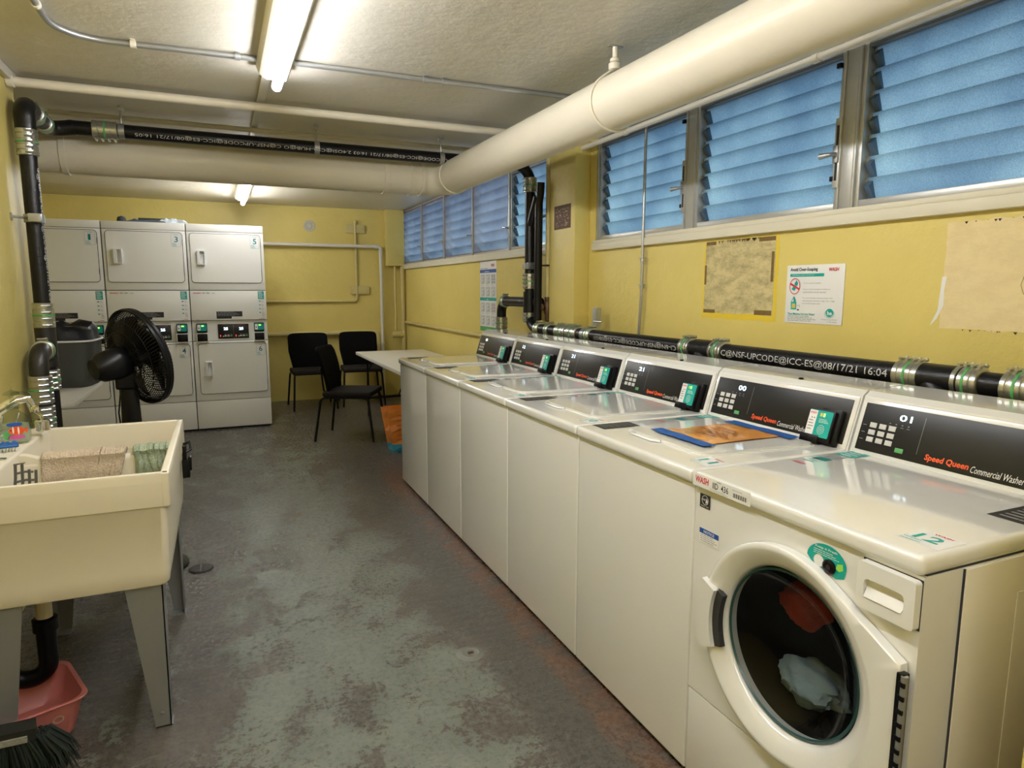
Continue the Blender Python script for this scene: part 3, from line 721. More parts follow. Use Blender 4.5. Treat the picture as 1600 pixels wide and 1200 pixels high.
    for x in (.045, .598):
        c = MB(); c.box((x,-.034,1.035), (x+.100,.024,1.128), black_plastic, .010); cr = c.build('card_reader', r)
        d = Dec((x,-.0345,0), (1,0,0), (0,0,1)); d.rrect(.006, 1.052, .094, 1.120, .008, teal); d.rect(.008, 1.058, .036, 1.116, white_ink, .001); d.rect(.045, 1.098, .068, 1.110, led_green, .0012); d.rect(.016, 1.076, .026, 1.088, black_ink, .0012)
        d.build('reader_face', cr)
        c = MB(); c.box((x-.006,-.028,.930), (x+.106,.024,1.030), dryer_white, .006); c.box((x+.002,-.030,.945), (x+.098,-.026,1.022), black_plastic, .002); c.build('coin_box', r)
    for x in (.06, .66): MB().lathe([(.005,0),(.005,.003),(0,.004)], galv, 10, align((x, .0, 1.166), (0,-1,0))).build('screw', r)
dryer(0, '1', '2', 'white stacked pair of dryers numbered 1, partly behind the black pipe')
dryer(1, '3', '4', 'white stacked pair of dryers numbered 3 and 4, behind the black fan')
dryer(2, '5', '6', 'white stacked pair of dryers numbered 5 and 6, nearest the chairs')

# cloths and a mat left on top of the dryers
def cloth_pile(name, x, y, sx, sy, h, m, seed, label, cat, z=DH, top=None):
    vs = []; fs = []; K_ = 22; mb = MB()
    for i in range(K_+1):
        for j in range(K_+1):
            a, c = i/K_*2-1, j/K_*2-1; e = max(0, 1-max(abs(a), abs(c))**4)
            k = 1+.25*noise.noise(Vector((a*1.5, c*1.5, seed)))
            vs.append((a*sx*k, c*sy*k, h*e*(.55+.6*abs(noise.noise(Vector((a*3, c*3, seed+3)))))+.001))
    for i in range(K_):
        for j in range(K_): p = i*(K_+1)+j; fs.append((p, p+K_+1, p+K_+2, p+1))
    mb.add(vs, fs, m, True); per = [i*(K_+1) for i in range(K_+1)]+[K_*(K_+1)+j for j in range(1,K_+1)]+[i*(K_+1)+K_ for i in range(K_-1,-1,-1)]+[j for j in range(K_-1,0,-1)]
    o_ = len(vs); mb.add([(vs[i][0], vs[i][1], 0) for i in per], [tuple(range(len(per)))], m)
    n_ = len(per); mb.add([vs[i] for i in per]+[(vs[i][0], vs[i][1], 0) for i in per], [(k, (k+1) % n_, n_+(k+1) % n_, n_+k) for k in range(n_)], m)
    o = mb.build(name); o.location = (x, y, z); tag(o, label, cat); return o
cloth_pile('cloth', -.62, 7.80, .19, .12, .045, mat('dark_blue_cloth', (.07,.085,.11), .9), 2, 'dark grey-blue cloth heaped on top of the middle dryer stack', 'cloth')
cloth_pile('cloth', -.38, 7.82, .13, .12, .075, mat('pale_blue_rag', (.42,.48,.52), .85), 9, 'pale crumpled cloth on top of the middle dryer stack', 'cloth')
bb = MB().box((-.12,-.05,0), (.12,.05,.03), mat('green_black_case', (.03,.045,.035), .6), .008).build('case'); bb.location = (-.60, 8.02, DH+.045)
bb.location = (-.60, 8.07, DH); bb.scale = (1,1,2.6); tag(bb, 'small dark flat case behind the cloths on the dryers', 'case')
bb2 = MB().lathe([(.035,0),(.045,.02),(.035,.055),(.0,.07)], mat('dark_cloth_knot', (.05,.055,.06), .9), 14).build('rolled_sock'); bb2.location = (-.845, 7.80, DH); tag(bb2, 'dark rolled sock at the left end of the cloths on the dryers', 'sock')

# ------------------------------------------------------------------ pipes
def coupling(parent, p, d, r, L, bands=4, O=(0,0,0), bolt=(0,0,1), name='pipe_coupling'):
    M = align(Vector(p)-Vector(O), d); mb = MB()
    prof = [(r+.004,-L/2)]; 
    for i in range(bands):
        z0 = -L/2+L*i/bands; z1 = z0+L/bands
        prof += [(r+.007,z0+.001),(r+.010,z0+.004),(r+.010,z1-.004),(r+.007,z1-.001)]
    prof.append((r+.004,L/2)); mb.lathe(prof, steel, 28, M)
    mb.lathe([(r+.0085,-.006),(r+.0115,-.004),(r+.0115,.004),(r+.0085,.006)], green, 28, M)
    bd = (M.to_3x3().inverted() @ Vector(bolt)); bd.z = 0; bd = bd.normalized() if bd.length > .01 else Vector((1,0,0)); side = Vector((-bd.y, bd.x, 0))
    for i in range(bands):
        z = -L/2+L*(i+.5)/bands; c = bd*(r+.016)+Vector((0,0,z))
        mb.tube([M @ (c-side*.020), M @ (c+side*.020)], .0055, steel, 8); mb.tube([M @ (c+side*.012), M @ (c+side*.022)], .008, steel, 6)
    return mb.build(name, parent)
RP = .040
# soil pipe running across under the ceiling, down the right wall and along behind the washers
ZX = 2.402; YX = 4.68; XV = 2.20; ZH = 1.188
root = empty('drain_pipe', (XV, YX, 1.0), label='black drain pipe along the ceiling and down behind the washing machines', cat='pipe'); O = Vector(root.location)
def loc(pts): return [Vector(p)-O for p in pts]
m = MB(); m.tube(loc(route([(-.735,YX,ZX),(XV,YX,ZX),(XV,YX,ZH),(XV,.66,ZH)], .13)), RP, pipe_black, 24)
m.lathe([(.050,-.08),(.050,.08)], pipe_black, 24, align(Vector((XV,YX,1.385))-O,(0,0,1)))
m.build('pipe_run', root)
m = MB(); m.tube(loc(route([(XV,YX,1.385),(XV,5.24,1.385),(XV,5.24,.5)], .10)), .040, pipe_black, 20)
m.tube(loc([(XV,YX,1.385),(XV+.05,4.60,1.385),(XV+.052,4.59,1.385)]), .036, pipe_black, 20); m.build('branch_pipe', root)
m = MB(); m.tube(loc([(XV+.01,4.52,2.26),(XV+.01,4.53,2.18),(XV+.01,4.55,2.12),(XV+.01,4.56,1.25)]), .030, pipe_black, 18); m.tube(loc([(XV,4.55,2.16),(XV,YX,1.95)]), .034, pipe_black, 16)
m.build('vent_pipe', root)
for yw in (2.61, 1.43):
    m = MB(); m.tube(loc([(XV,yw+.06,ZH),(XV-.03,yw-.02,ZH-.06),(XV-.04,yw-.05,ZH-.16),(XV-.04,yw-.05,.7)]), .038, pipe_black, 16); m.lathe([(.049,-.08),(.049,.08)], pipe_black, 24, align(Vector((XV,yw,ZH))-O,(0,1,0))); m.build('wye_fitting', root)
for p, dd, L, bn in (((XV,YX,2.26),(0,0,1),.11,4), ((XV,YX,1.545),(0,0,1),.12,4), ((XV,YX,1.27),(0,0,1),.08,3), ((XV,4.50,ZH),(0,1,0),.07,2), ((XV,4.33,ZH),(0,1,0),.05,2), ((XV,4.12,ZH),(0,1,0),.14,4), ((XV,3.96,ZH),(0,1,0),.14,4), ((XV,3.74,ZH),(0,1,0),.06,3),
                  ((XV,2.755,ZH),(0,1,0),.075,4), ((XV,2.52,ZH),(0,1,0),.085,4), ((XV,1.545,ZH),(0,1,0),.095,4), ((XV,1.345,ZH),(0,1,0),.085,4), ((XV,1.195,ZH),(0,1,0),.085,4)):
    coupling(root, p, dd, RP, L, bn, O, (0,0,1) if dd[1] else (-1,-.4,0))
coupling(root, (XV,5.24,1.20), (0,0,1), .041, .10, 3, O, (0,-1,0)); coupling(root, (XV,5.16,1.385), (0,1,0), .041, .05, 2, O)
coupling(root, (-.555,YX,ZX), (1,0,0), RP, .13, 4, O, (0,0,-1))
d = Dec(Vector((XV,2.47,ZH))-O, (0,-1,0), (0,0,1), curve=RP); chalk = mat('chalk_print', (.58,.58,.58), .6)
d.text('C@NSF-UPCODE@ICC-ES@08/17/21 16:04', 0, -.020, .86, .036, chalk, .0006); d.build('pipe_printing', root)
d = Dec(Vector((XV,2.81,ZH))-O, (0,1,0), (0,0,-1), curve=RP); d.text('CI-6N@NSF-UPCODE@ICC-ES@08/17/', .0, -.012, .84, .034, chalk, .0006); d.build('pipe_printing', root)
d = Dec(Vector((1.72,YX,ZX))-O, (-1,0,0), (0,0,-1), curve=RP)
d.n = Vector((0,-1,0)); d.text('C@NSF-UPCODE@ICC-ES@08/17/21 16:03 2.4OSI@CSA-HUB@O C@NSF-UPCODE@ICC-ES@08/17/21 16:05', .02, .004, 2.1, .026, chalk, .0006); d.build('pipe_printing', root)
m = MB(); m.box((-.05,-.065,-.025), (.05,-.050,.025), galv, .003, M=T(*(Vector((XV,YX,1.66))-O))); m.lathe([(RP+.006,-.022),(RP+.006,.022)], galv, 24, align(Vector((XV,YX,1.66))-O,(0,0,1)))
m.box((-.005,.06,-.02), (.004,.13,.02), galv, .002, M=T(*(Vector((XV,YX,1.66))-O))); m.tube(loc([(XV,YX-.06,1.66),(XV+.05,4.5,1.66),(2.27,4.46,1.66)]), .006, pipe_black, 8); m.build('pipe_clamp', root)
for x in (-.47, .645, 1.5):
    h = MB(); h.tube(loc([(x,YX,ZC),(x,YX,ZX+RP)]), .006, steel, 8); h.box((-.018,-.018,-.03), (.018,.018,-.012), steel, .003, M=T(*(Vector((x,YX,ZC))-O))); h.lathe([(RP+.004,-.016),(RP+.004,.016)], galv, 24, align(Vector((x,YX,ZX))-O,(1,0,0))); h.build('pipe_hanger', root)

# riser at the left wall corner with trap loop
RP = .038; XA, YA = -.83, 4.12
root = empty('riser_pipe', (XA, YA, 0), label='tall black pipe standing against the end of the left wall', cat='pipe'); O = Vector(root.location)
m = MB(); m.tube(loc(route([(XA,YA,.0),(XA,YA,ZX-.02),(XA,YX,ZX-.02)], .09)), RP, pipe_black, 24); m.tube(loc(route([(XA,YX-.16,ZX-.02),(XA,YX,ZX-.02),(-.71,YX,ZX)], .08)), RP+.004, pipe_black, 24); m.tube(loc(route([(XA,YA,ZX-.14),(XA,YA,ZX-.02),(XA,YA+.14,ZX-.02)], .10)), .046, pipe_black, 24); m.build('pipe_run', root)
m = MB(); m.tube(loc(route([(XA,YA,1.17),(XA,YA-.20,1.17),(XA,YA-.20,.60),(XA,YA-.2,.3)], .085)), .042, mat('old_iron', (.020,.018,.016), .4, bump=.2, bscale=50), 24); m.lathe([(.047,-.12),(.047,.09)], MATS['old_iron'], 24, align(Vector((XA,YA,1.20))-O,(0,0,1))); m.build('trap_elbow', root)
for p, dd, L, bn, br in (((XA,YA,2.20),(0,0,1),.13,5,RP), ((XA,YA,1.345),(0,0,1),.13,4,RP), ((XA,YA,1.01),(0,0,1),.11,4,RP), ((XA,YA-.20,.985),(0,0,1),.14,5,.042), ((XA,YA-.20,.835),(0,0,1),.14,5,.042), ((XA,YA+.22,ZX-.02),(0,1,0),.06,2,RP), ((XA,YA+.42,ZX-.02),(0,1,0),.06,2,RP)):
    coupling(root, p, dd, br, L, bn, O, (.4,-1,0) if dd[2] else (0,0,1))
coupling(root, (XA,YA-.085,1.17), (0,1,0), .042, .04, 2, O, (0,0,1))
m = MB(); cz = 1.83; m.lathe([(RP+.007,-.02),(RP+.007,.02)], galv, 24, align(Vector((XA,YA,cz))-O,(0,0,1))); m.box((-.01,-.085,-.02), (.045,-.055,.02), galv, .003, M=T(*(Vector((XA,YA,cz))-O))); m.tube(loc([(XA,YA-.04,cz),(XL,YA-.10,cz)]), .006, steel, 8); m.lathe([(.02,0),(.02,.006)], steel, 12, align(Vector((XL,YA-.10,cz))-O,(1,0,0))); m.build('pipe_clamp', root)
d = Dec(Vector((XA,YA,2.08))-O, (0,0,-1), (.90,.43,0), curve=RP); d.n = Vector((.43,-.90,0)); d.text('C@NSF-UPCODE@ICC-ES@08/17/21 16:04', 0, .018, .68, .034, chalk, .0006); d.build('pipe_printing', root)

# big painted duct pipe with elbow
XB, YB, ZBG, RB = 1.60, 4.90, 2.287, .117
def duct(y): k = (YB-max(y, 1.2))/(YB-1.2); return Vector((XB+.12*k, y, ZBG+.038*k))
root = empty('duct_pipe', (XB, YB, ZBG), label='large cream-painted pipe crossing below the ceiling and turning along the windows', cat='pipe'); O = Vector(root.location)
MB().tube(loc(route([duct(-1.64),duct(1.2),duct(YB),(-1.96,YB,ZBG)], .17)), RB, cream, 40).build('pipe_run', root)
for p, dd, L in ((duct(YB-.20),duct(3)-duct(YB),.03), ((XB-.19,YB,ZBG),(1,0,0),.03), ((XB-.27,YB,ZBG),(1,0,0),.02), ((XB-.46,YB,ZBG),(1,0,0),.035), ((-.80,YB,ZBG),(1,0,0),.03)):
    MB().lathe([(RB,-L/2-.002),(RB+.007,-L/2),(RB+.007,L/2),(RB,L/2+.002)], cream, 40, align(Vector(p)-O, dd)).build('pipe_collar', root)
h = MB(); yh = 2.68; xh = duct(yh).x; zh = duct(yh).z
h.tube(loc([(xh,yh,ZC),(xh,yh,ZC-.05)]), .012, cream, 12); h.box((-.035,-.012,-.004), (.035,.012,0), galv, .001, M=T(*(Vector((xh,yh,ZC))-O)))
h.lathe([(.016,.0),(.022,.004),(.022,.016),(.018,.020)], cream, 12, align(Vector((xh,yh,ZC-.070))-O,(0,0,1))); h.lathe([(.018,0),(.028,.006),(.028,.030),(.020,.036)], cream, 16, align(Vector((xh,yh,ZC-.104))-O,(0,0,1)))
lp = [(xh-.012,yh,ZC-.10)]+[(xh-(RB+.004)*math.cos(R(a)), yh, zh-(RB+.004)*math.sin(R(a))) for a in range(-52, 233, 12)]+[(xh+.012,yh,ZC-.10)]
h.tube(loc(lp), .006, cream, 8, flat=1); h.build('pipe_hanger', root)

def simple_pipe(name, pts, r, m, label, rad=.05, cat='pipe', collars=(), straps=()):
    O_ = Vector(pts[0]); mb = MB(); mb.tube([Vector(p)-O_ for p in route(pts, rad)], r, m, 16)
    for p, dd in collars: mb.lathe([(r,-.016),(r+.005,-.014),(r+.005,.014),(r,.016)], m, 16, align(Vector(p)-O_, dd))
    if straps:
        root = empty(name, O_, label=label, cat=cat); mb.build('pipe_run', root)
        for p, dd, mm in straps:
            s_ = MB(); s_.lathe([(r,-.012),(r+.004,-.011),(r+.004,.011),(r,.012)], mm, 14, align(Vector(p)-O_, dd)); 
            s_.box((-.01,-.025,r), (.01,.025,r+.004), mm, .001, M=T(*(Vector(p)-O_))); s_.build('pipe_strap', root)
        return root
    o_ = mb.build(name); o_.location = O_; tag(o_, label, cat); return o_
simple_pipe('water_pipe', [(XL+.0,4.17,2.497),(2.35,4.17,2.497)], .0235, cream, 'cream pipe crossing the ceiling nearest the light fixture', collars=[((XL+.02,4.17,2.497),(1,0,0))])
simple_pipe('water_pipe', [(-.86,4.86,2.516),(2.3,4.86,2.516)], .016, cream, 'thinner cream pipe crossing the ceiling above the black pipe')
simple_pipe('conduit', [(-.565,1.2,2.535),(-.565,3.49,2.535),(.222,3.455,2.535)], .0125, galv, 'grey metal conduit bending across the ceiling left of the light', .20, 'conduit',
    straps=[((-.28,3.476,2.535),(1,0,0),cream), ((.14,3.458,2.535),(1,0,0),galv), ((-.565,3.15,2.535),(0,1,0),cream)])
simple_pipe('conduit', [(.378,3.445,2.535),(2.30,3.40,2.535)], .0125, galv, 'grey metal conduit on the ceiling between the light and the large pipe', .28, 'conduit',
    straps=[((1.02,3.43,2.535),(1,0,0),galv), ((1.12,3.428,2.535),(1,0,0),galv)])
simple_pipe('water_pipe', [(2.30,.66,2.424),(2.30,4.0,2.424),(2.30,4.07,2.424)], .0155, cream, 'thin cream pipe along the top of the louvered windows', collars=[((2.30,y,2.424),(0,1,0)) for y in (2.14,3.55,1.2)])
simple_pipe('conduit', [(2.345,3.40,2.42),(2.345,3.40,1.45),(2.345,3.42,1.2),(2.345,3.43,.9)], .009, galv, 'thin vertical grey conduit in front of the louvered window', .05, 'conduit', straps=[((2.345,3.40,1.66),(0,0,1),galv), ((2.345,3.40,1.50),(0,0,1),galv)])
simple_pipe('water_pipe', [(2.285,4.535,ZC),(2.285,4.535,1.42)], .022, yellow_pipe, 'yellow vertical pipe running down beside the pillar to a valve')
v_ = MB(); v_.lathe([(.014,-.10),(.024,-.09),(.024,-.05),(.032,-.03),(.034,.02),(.022,.05),(.026,.06),(.026,.085),(.014,.09)], brass, 14); v_.tube([(0,0,0),(-.05,-.01,.01)], .010, brass, 8); v_.lathe([(.024,0),(.028,.006),(.024,.012)], brass, 10, align((-.05,-.01,.01),(-1,0,0)))
v_ = v_.build('shutoff_valve'); v_.location = (2.285,4.535,1.34); tag(v_, 'brown brass valve at the foot of the yellow vertical pipe', 'valve')
simple_pipe('water_pipe', [(-.2,9.17,2.055),(2.06,9.17,2.055),(2.06,9.17,.45),(2.06,9.17,.02)], .022, mat('white_pipe', (.72,.70,.62), .45), 'white pipe along the far wall turning down near its right corner', .04, collars=[((1.15,9.17,2.055),(1,0,0)),((2.06,9.17,2.0),(0,0,1)),((2.0,9.17,2.055),(1,0,0)),((2.06,9.17,.75),(0,0,1))])
simple_pipe('water_pipe', [(.2,9.19,.895),(2.0,9.19,.895),(2.0,9.19,.02)], .034, yellow_pipe, 'yellow pipe low on the far wall behind the chairs', .05)
simple_pipe('water_pipe', [(2.335,9.08,1.79),(2.335,9.08,.02)], .028, yellow_pipe, 'yellow vertical pipe in the far right corner below the boxed trim', .05)
simple_pipe('water_pipe', [(2.23,9.08,1.79),(2.23,9.08,.92)], .016, yellow_pipe, 'thin yellow vertical pipe beside the far right corner', .05)
e_ = MB(); e_.tube([(-.06,0,0),(.09,-.0,0)], .042, yellow_pipe, 18); e_.lathe([(.05,-.012),(.05,.012)], yellow_pipe, 18, align((.06,0,0),(1,0,0))); e_ = e_.build('pipe_fitting'); e_.location = (2.235,9.08,.86); tag(e_, 'stubby yellow pipe fitting in the far right corner', 'pipe fitting')
simple_pipe('water_pipe', [(2.345,9.0,1.035),(2.345,4.9,1.035)], .018, yellow_pipe, 'yellow pipe low along the right wall above the folding table', straps=[((2.345,y,1.035),(0,1,0),yellow_pipe) for y in (8.4,8.1,6.95)])
root = simple_pipe('conduit', [(.2,9.225,1.32),(1.735,9.225,1.32),(1.735,9.225,2.40)], .017, yellow_pipe, 'yellow conduit joining the boxes on the far wall', .05, 'conduit', collars=[((1.735,9.225,2.38),(0,0,1))])
for x, z, nm in ((1.735, 2.285, 'yellow junction box high on the far wall, on the conduit'), (1.775, 1.47, 'yellow junction box on the far wall beside the conduit bend')):
    j = MB(); j.box((-.125,-.035,-.055), (.125,0,.055), yellow_pipe, .006); 
    for s in (-1,1): j.lathe([(.006,0),(.006,.003)], galv, 8, align((s*.095,-.035,0),(0,-1,0)))
    j = j.build('junction_box'); j.location = (x, YF, z); tag(j, nm, 'junction box', 'junction boxes on the far wall')
e_ = MB().lathe([(.075,0),(.075,.010),(.058,.014),(.052,.006),(.036,.006),(.030,.016),(.018,.02),(.0,.02)], mat('dull_white', (.55,.53,.42), .6), 32, align((0,0,0),(0,-1,0))).build('wall_cover'); e_.location = (1.145, YF, 2.305); tag(e_, 'round white cover plate high on the far wall', 'wall cover')
# strut post behind the washers
root = empty('pipe_support', (2.275,3.80,.0), label='grey metal strut post clamping the drain pipe behind the washers', cat='pipe support')
MB().box((-.02,-.022,0), (.02,.022,1.365), galv, .003).build('post', root); MB().tube([(-.02,0,1.275),(-.02,-.10,1.275)], .006, steel, 8).tube([(-.02,0,1.11),(-.02,-.09,1.11)], .006, steel, 8).lathe([(.048,-.02),(.048,.02)], galv, 20, align((XV-2.275,0,ZH),(0,1,0))).build('pipe_strap', root)

# ------------------------------------------------------------------ lights
def fixture(y0, y1, label):
    root = empty('fluorescent_light', (.30, y1, ZC), label=label, cat='ceiling light', group='fluorescent tube lights on the ceiling')
    L = y1-y0
    M = Matrix(((1,0,0,0),(0,0,1,0),(0,1,0,0),(0,0,0,1)))
    h = MB(); h.prism([(-.075,0),(-.062,-.040),(-.030,-.058),(.062,-.058),(.075,-.04),(.075,0)], -L, 0, lamp_white, M); h.build('lamp_housing', root)
    t = MB()
    t.lathe([(0,0),(.014,.004),(.020,.016),(.020,L-.02),(.014,L-.004),(0,L)], tube_mat, 18, T(.020,-L-.0,-.085)); 
    t.v = []; t.f = []; t.m = []; t.s = []
    t.lathe([(0,0),(.016,.006),(.023,.02),(.023,L-.02),(.016,L-.006),(0,L)], tube_mat, 18, align((.018,.03,-.085),(0,-1,0)))
    t.build('fluorescent_tube', root)
    s = MB()
    for y in (-.02, -L+.02): s.box((.0,y-.012,-.085), (.036,y+.012,-.055), lamp_white, .003)
    s.build('tube_socket', root)
fixture(1.25, 3.60, 'long fluorescent tube light on the ceiling nearest the camera')
fixture(-1.40, .80, 'added unseen fluorescent tube light on the ceiling behind the camera')  # added out of view to brighten the near side of sink and machines
fixture(6.30, 8.50, 'fluorescent tube light on the ceiling near the dryers')

# ------------------------------------------------------------------ wall signs and marks on the right wall
def flat_on_right(name, y_far, y_near, z0, z1, m, label, cat, th=.002, x=XR):
    o_ = MB().box((-th,-(y_far-y_near)/2,-(z1-z0)/2), (0,(y_far-y_near)/2,(z1-z0)/2), m); return o_
# soap sign
root = empty('sign', (XR, 2.15, 1.335), label='white laundry notice about over-soaping on the yellow wall', cat='sign')
MB().box((-.004,-.155,0), (0,.153,.256), white_ink, .001).build('sign_board', root)
d = Dec((-.0045,.153,0), (0,-1,0), (0,0,1))
d.text('Avoid Over-Soaping', .020, .225, .150, .020, black_ink, .001, bold=.02); d.text('WASH', .228, .226, .052, .015, red, .001, bold=.03, shear=.2)
d.rect(.020, .205, .205, .218, teal); d.text('High efficiency machines use less soap', .032, .2085, .120, .006, white_ink, .001)
d.ring(.050, .163, .030, .036, .0035, red, .0014); d.poly([(.032,.150),(.048,.142),(.060,.160),(.046,.170)], teal); d.poly([(.046,.176),(.058,.190),(.068,.176),(.062,.164),(.050,.166)], teal)
d.poly([(.021,.172),(.024,.180),(.079,.153),(.076,.145)], red, .0012)
d.poly([(.034,.060),(.032,.090),(.040,.108),(.048,.120),(.058,.106),(.064,.088),(.064,.060)], teal); d.rect(.039, .066, .060, .086, yellow_ink, .001); d.poly([(.038,.094),(.046,.112),(.048,.094)], white_ink, .001)
d.rect(.070, .056, .080, .062, black_ink)
d.text('+ 2', .070, .072, .014, .010, black_ink); 
d.text('Do not use powder detergent.', .098, .172, .095, .008, grey_ink); d.text('Only use 1/4 of the detergent manufacturers', .096, .146, .145, .007, grey_ink); d.text('recommended amount for each load.', .096, .134, .125, .007, grey_ink)
d.text('Too much detergent will cause longer wash', .096, .108, .160, .007, grey_ink); d.text('with spotting of laundry, clogs, odor, soggy', .096, .096, .172, .007, grey_ink); d.text('and possibly detergent stains.', .096, .084, .100, .007, grey_ink)
d.text('These Machines Use Less Water!', .018, .036, .150, .010, teal, bold=.02); d.lines(.018, .010, .16, .020, 4, grey_ink)
d.ell(.245, .050, .020, .018, teal); d.text('he', .234, .040, .024, .018, white_ink, .001, bold=.03); d.ring(.245, .046, .025, .018, .0015, teal, .001); d.text('Designed specifically', .205, .018, .08, .006, grey_ink); d.text('for HE machines.', .235, .009, .05, .006, grey_ink)
d.build('sign_printing', root)
# instruction chart
root = empty('instruction_chart', (XR, 6.0, 1.08), label='tall white picture chart of washing instructions on the right wall', cat='chart')
MB().box((-.004,-.215,0), (0,.205,.672), white_ink, .001).build('chart_board', root)
d = Dec((-.0045,.205,0), (0,-1,0), (0,0,1)); 
d.text('WASH', .29, .615, .085, .028, red, .001, bold=.03); d.lines(.02, .600, .24, .010, 1, black_ink)
d.rect(.0, .560, .42, .592, blue_ink); d.lines(.12, .568, .16, .014, 1, white_ink, .001); d.rect(0, .295, .42, .325, teal); d.lines(.17, .303, .07, .014, 1, white_ink, .001)
d.rect(.0, .0, .42, .045, green); d.lines(.17, .016, .16, .014, 1, white_ink, .001)
for row in range(4):
    for col in range(3):
        x = .022+col*.135; z = .455-row*.12 if row < 2 else .185-(row-2)*.125
        d.rect(x, z, x+.108, z+.092, mat('pale_grey_ink', (.55,.57,.56), .5), .0007)
        if col == 2 and row in (0, 2):
            for a in range(2):
                for c_ in range(3): d.poly([(x+.018+a*.05, z+.01+c_*.028),(x+.038+a*.05, z+.010+c_*.028),(x+.028+a*.05, z+.030+c_*.028)], black_ink if row == 0 else red, .001)
        else: 
            d.rrect(x+.02, z+.012, x+.065, z+.070, .01, white_ink, .0009); d.ell(x+.055, z+.035, .022, .026, grey_ink, .0011); d.ell(x+.055, z+.035, .012, .015, white_ink, .0013)
        d.lines(x, z-.018, .10, .010, 2, grey_ink)
d.build('chart_printing', root)
# torn plaque on the pillar
d0 = mat('worn_plaque', (.16,.10,.08), .8, var=.5, vscale=60); pl = MB().box((-.003,-.122,-.082), (0,.122,.082), d0, .001).build('plaque'); pl.location = (2.26, 4.30-.03, 1.99)
tag(pl, 'worn brown plaque on the pillar beside the windows', 'plaque')
dd_ = Dec((-.0035,.122,-.082), (0,-1,0), (0,0,1)); pk = mat('peeled_paper', (.5,.45,.36), .8)
random.seed(4)
for i in range(60):
    a, b_ = random.uniform(.02,.2), random.uniform(.01,.14); dd_.poly([(a,b_),(a+random.uniform(.004,.03),b_+random.uniform(-.004,.004)),(a+random.uniform(.004,.02),b_+random.uniform(.004,.010))], pk)
dd_.build('peeled_print', pl)
# bare patches where boards used to hang
def patch_mat(name, base, stain, amt):
    m = bpy.data.materials.new(name); m.use_nodes = True; nt = m.node_tree; b = nt.nodes['Principled BSDF']; N = nt.nodes.new; L = nt.links.new
    tc = N('ShaderNodeTexCoord'); mp = N('ShaderNodeMapping'); mp.inputs['Scale'].default_value = (1,1,2.2); L(tc.outputs['Object'], mp.inputs[0])
    n = N('ShaderNodeTexNoise'); n.inputs['Scale'].default_value = 11; n.inputs['Detail'].default_value = 10; n.inputs['Roughness'].default_value = .75; L(mp.outputs[0], n.inputs['Vector'])
    cr = N('ShaderNodeValToRGB'); cr.color_ramp.elements[0].position = .5-amt; cr.color_ramp.elements[0].color = (*stain,1); cr.color_ramp.elements[1].position = .58; cr.color_ramp.elements[1].color = (*base,1)
    L(n.outputs['Fac'], cr.inputs[0]); L(cr.outputs[0], b.inputs['Base Color']); b.inputs['Roughness'].default_value = .7; return m
pm = patch_mat('stained_bare_paint', (.62,.53,.26), (.20,.16,.08), .25); pm2 = patch_mat('pale_bare_paint', (.80,.66,.36), (.74,.60,.32), .1)
dark_tape = mat('old_tape', (.17,.10,.02), .6, var=.4, vscale=40); bright_y = mat('bright_yellow_paint', (.78,.58,.04), .4)
def rough_patch(y0, y1, z0, z1, m, seed, l, jag=.006):
    pts = []; random.seed(seed); n_ = 22
    for i in range(n_): pts.append((y0+(y1-y0)*i/n_, z0+random.uniform(-jag,jag)))
    for i in range(n_): pts.append((y1+random.uniform(-jag,jag)*.6, z0+(z1-z0)*i/n_))
    for i in range(n_): pts.append((y1-(y1-y0)*i/n_, z1+random.uniform(-jag,jag)))
    for i in range(n_): pts.append((y0+random.uniform(-jag,jag)*.6, z1-(z1-z0)*i/n_))
    return pts
root = empty('paint_patch', (XR, 2.62, 1.54), label='stained bare square with old tape corners on the yellow wall left of the sign', cat='wall patch')
d = Dec((0,0,0), (0,-1,0), (0,0,1)); d.poly(rough_patch(-.262,.258,-.205,.19, bright_y, 1, 0, .005), bright_y, .0006); d.poly(rough_patch(-.25,.238,-.178,.190, pm, 2, 0, .003), pm, .001)
for a0, b0, a1, b1 in ((-.245,.172,-.17,.19),(.13,.17,.235,.19),(-.25,-.178,-.16,-.160),(.12,-.178,.232,-.155),(-.252,-.03,-.236,.07),(.215,-.02,.232,.12)): d.rect(a0,b0,a1,b1,dark_tape,.0014)
random.seed(3)
for i in range(40):
    a = random.uniform(-.16,.13); q = random.uniform(.004,.02); d.poly([(a,.190),(a+q*.5,.190-q*.9),(a+q,.191)], dark_tape, .0014)
d.build('patch_surface', root)
root = empty('paint_patch', (XR, 1.31, 1.53), label='pale peeling rectangle on the yellow wall right of the sign', cat='wall patch')
d = Dec((0,0,0), (0,-1,0), (0,0,1)); d.poly(rough_patch(-.275,.40,-.185,.188, pm2, 5, 0, .004), pm2, .0008)
random.seed(8)
for i in range(70):
    a = random.uniform(-.26,.35); q = random.uniform(.003,.012); s = random.choice((.187,-.184)); 
    if s < 0 and random.random() < .5: continue
    d.poly([(a,s),(a+q*.5,s-q*.8),(a+q,s)], seam_dark if s > 0 else dark_tape, .0012)
pts = [(-.02+.02*math.sin(i*.9)+.004*i, .10-.026*i) for i in range(12)]
for p, q in zip(pts, pts[1:]): d.poly([(p[0],p[1]),(p[0]+.0018,p[1]),(q[0]+.0018,q[1]),(q[0],q[1])], dark_tape, .0012)
d.poly([(-.278,.0),(-.262,.0),(-.268,-.05),(-.265,-.10),(-.285,-.15),(-.31,-.178),(-.285,-.12),(-.282,-.06)], white_ink, .0012)
d.build('patch_surface', root)

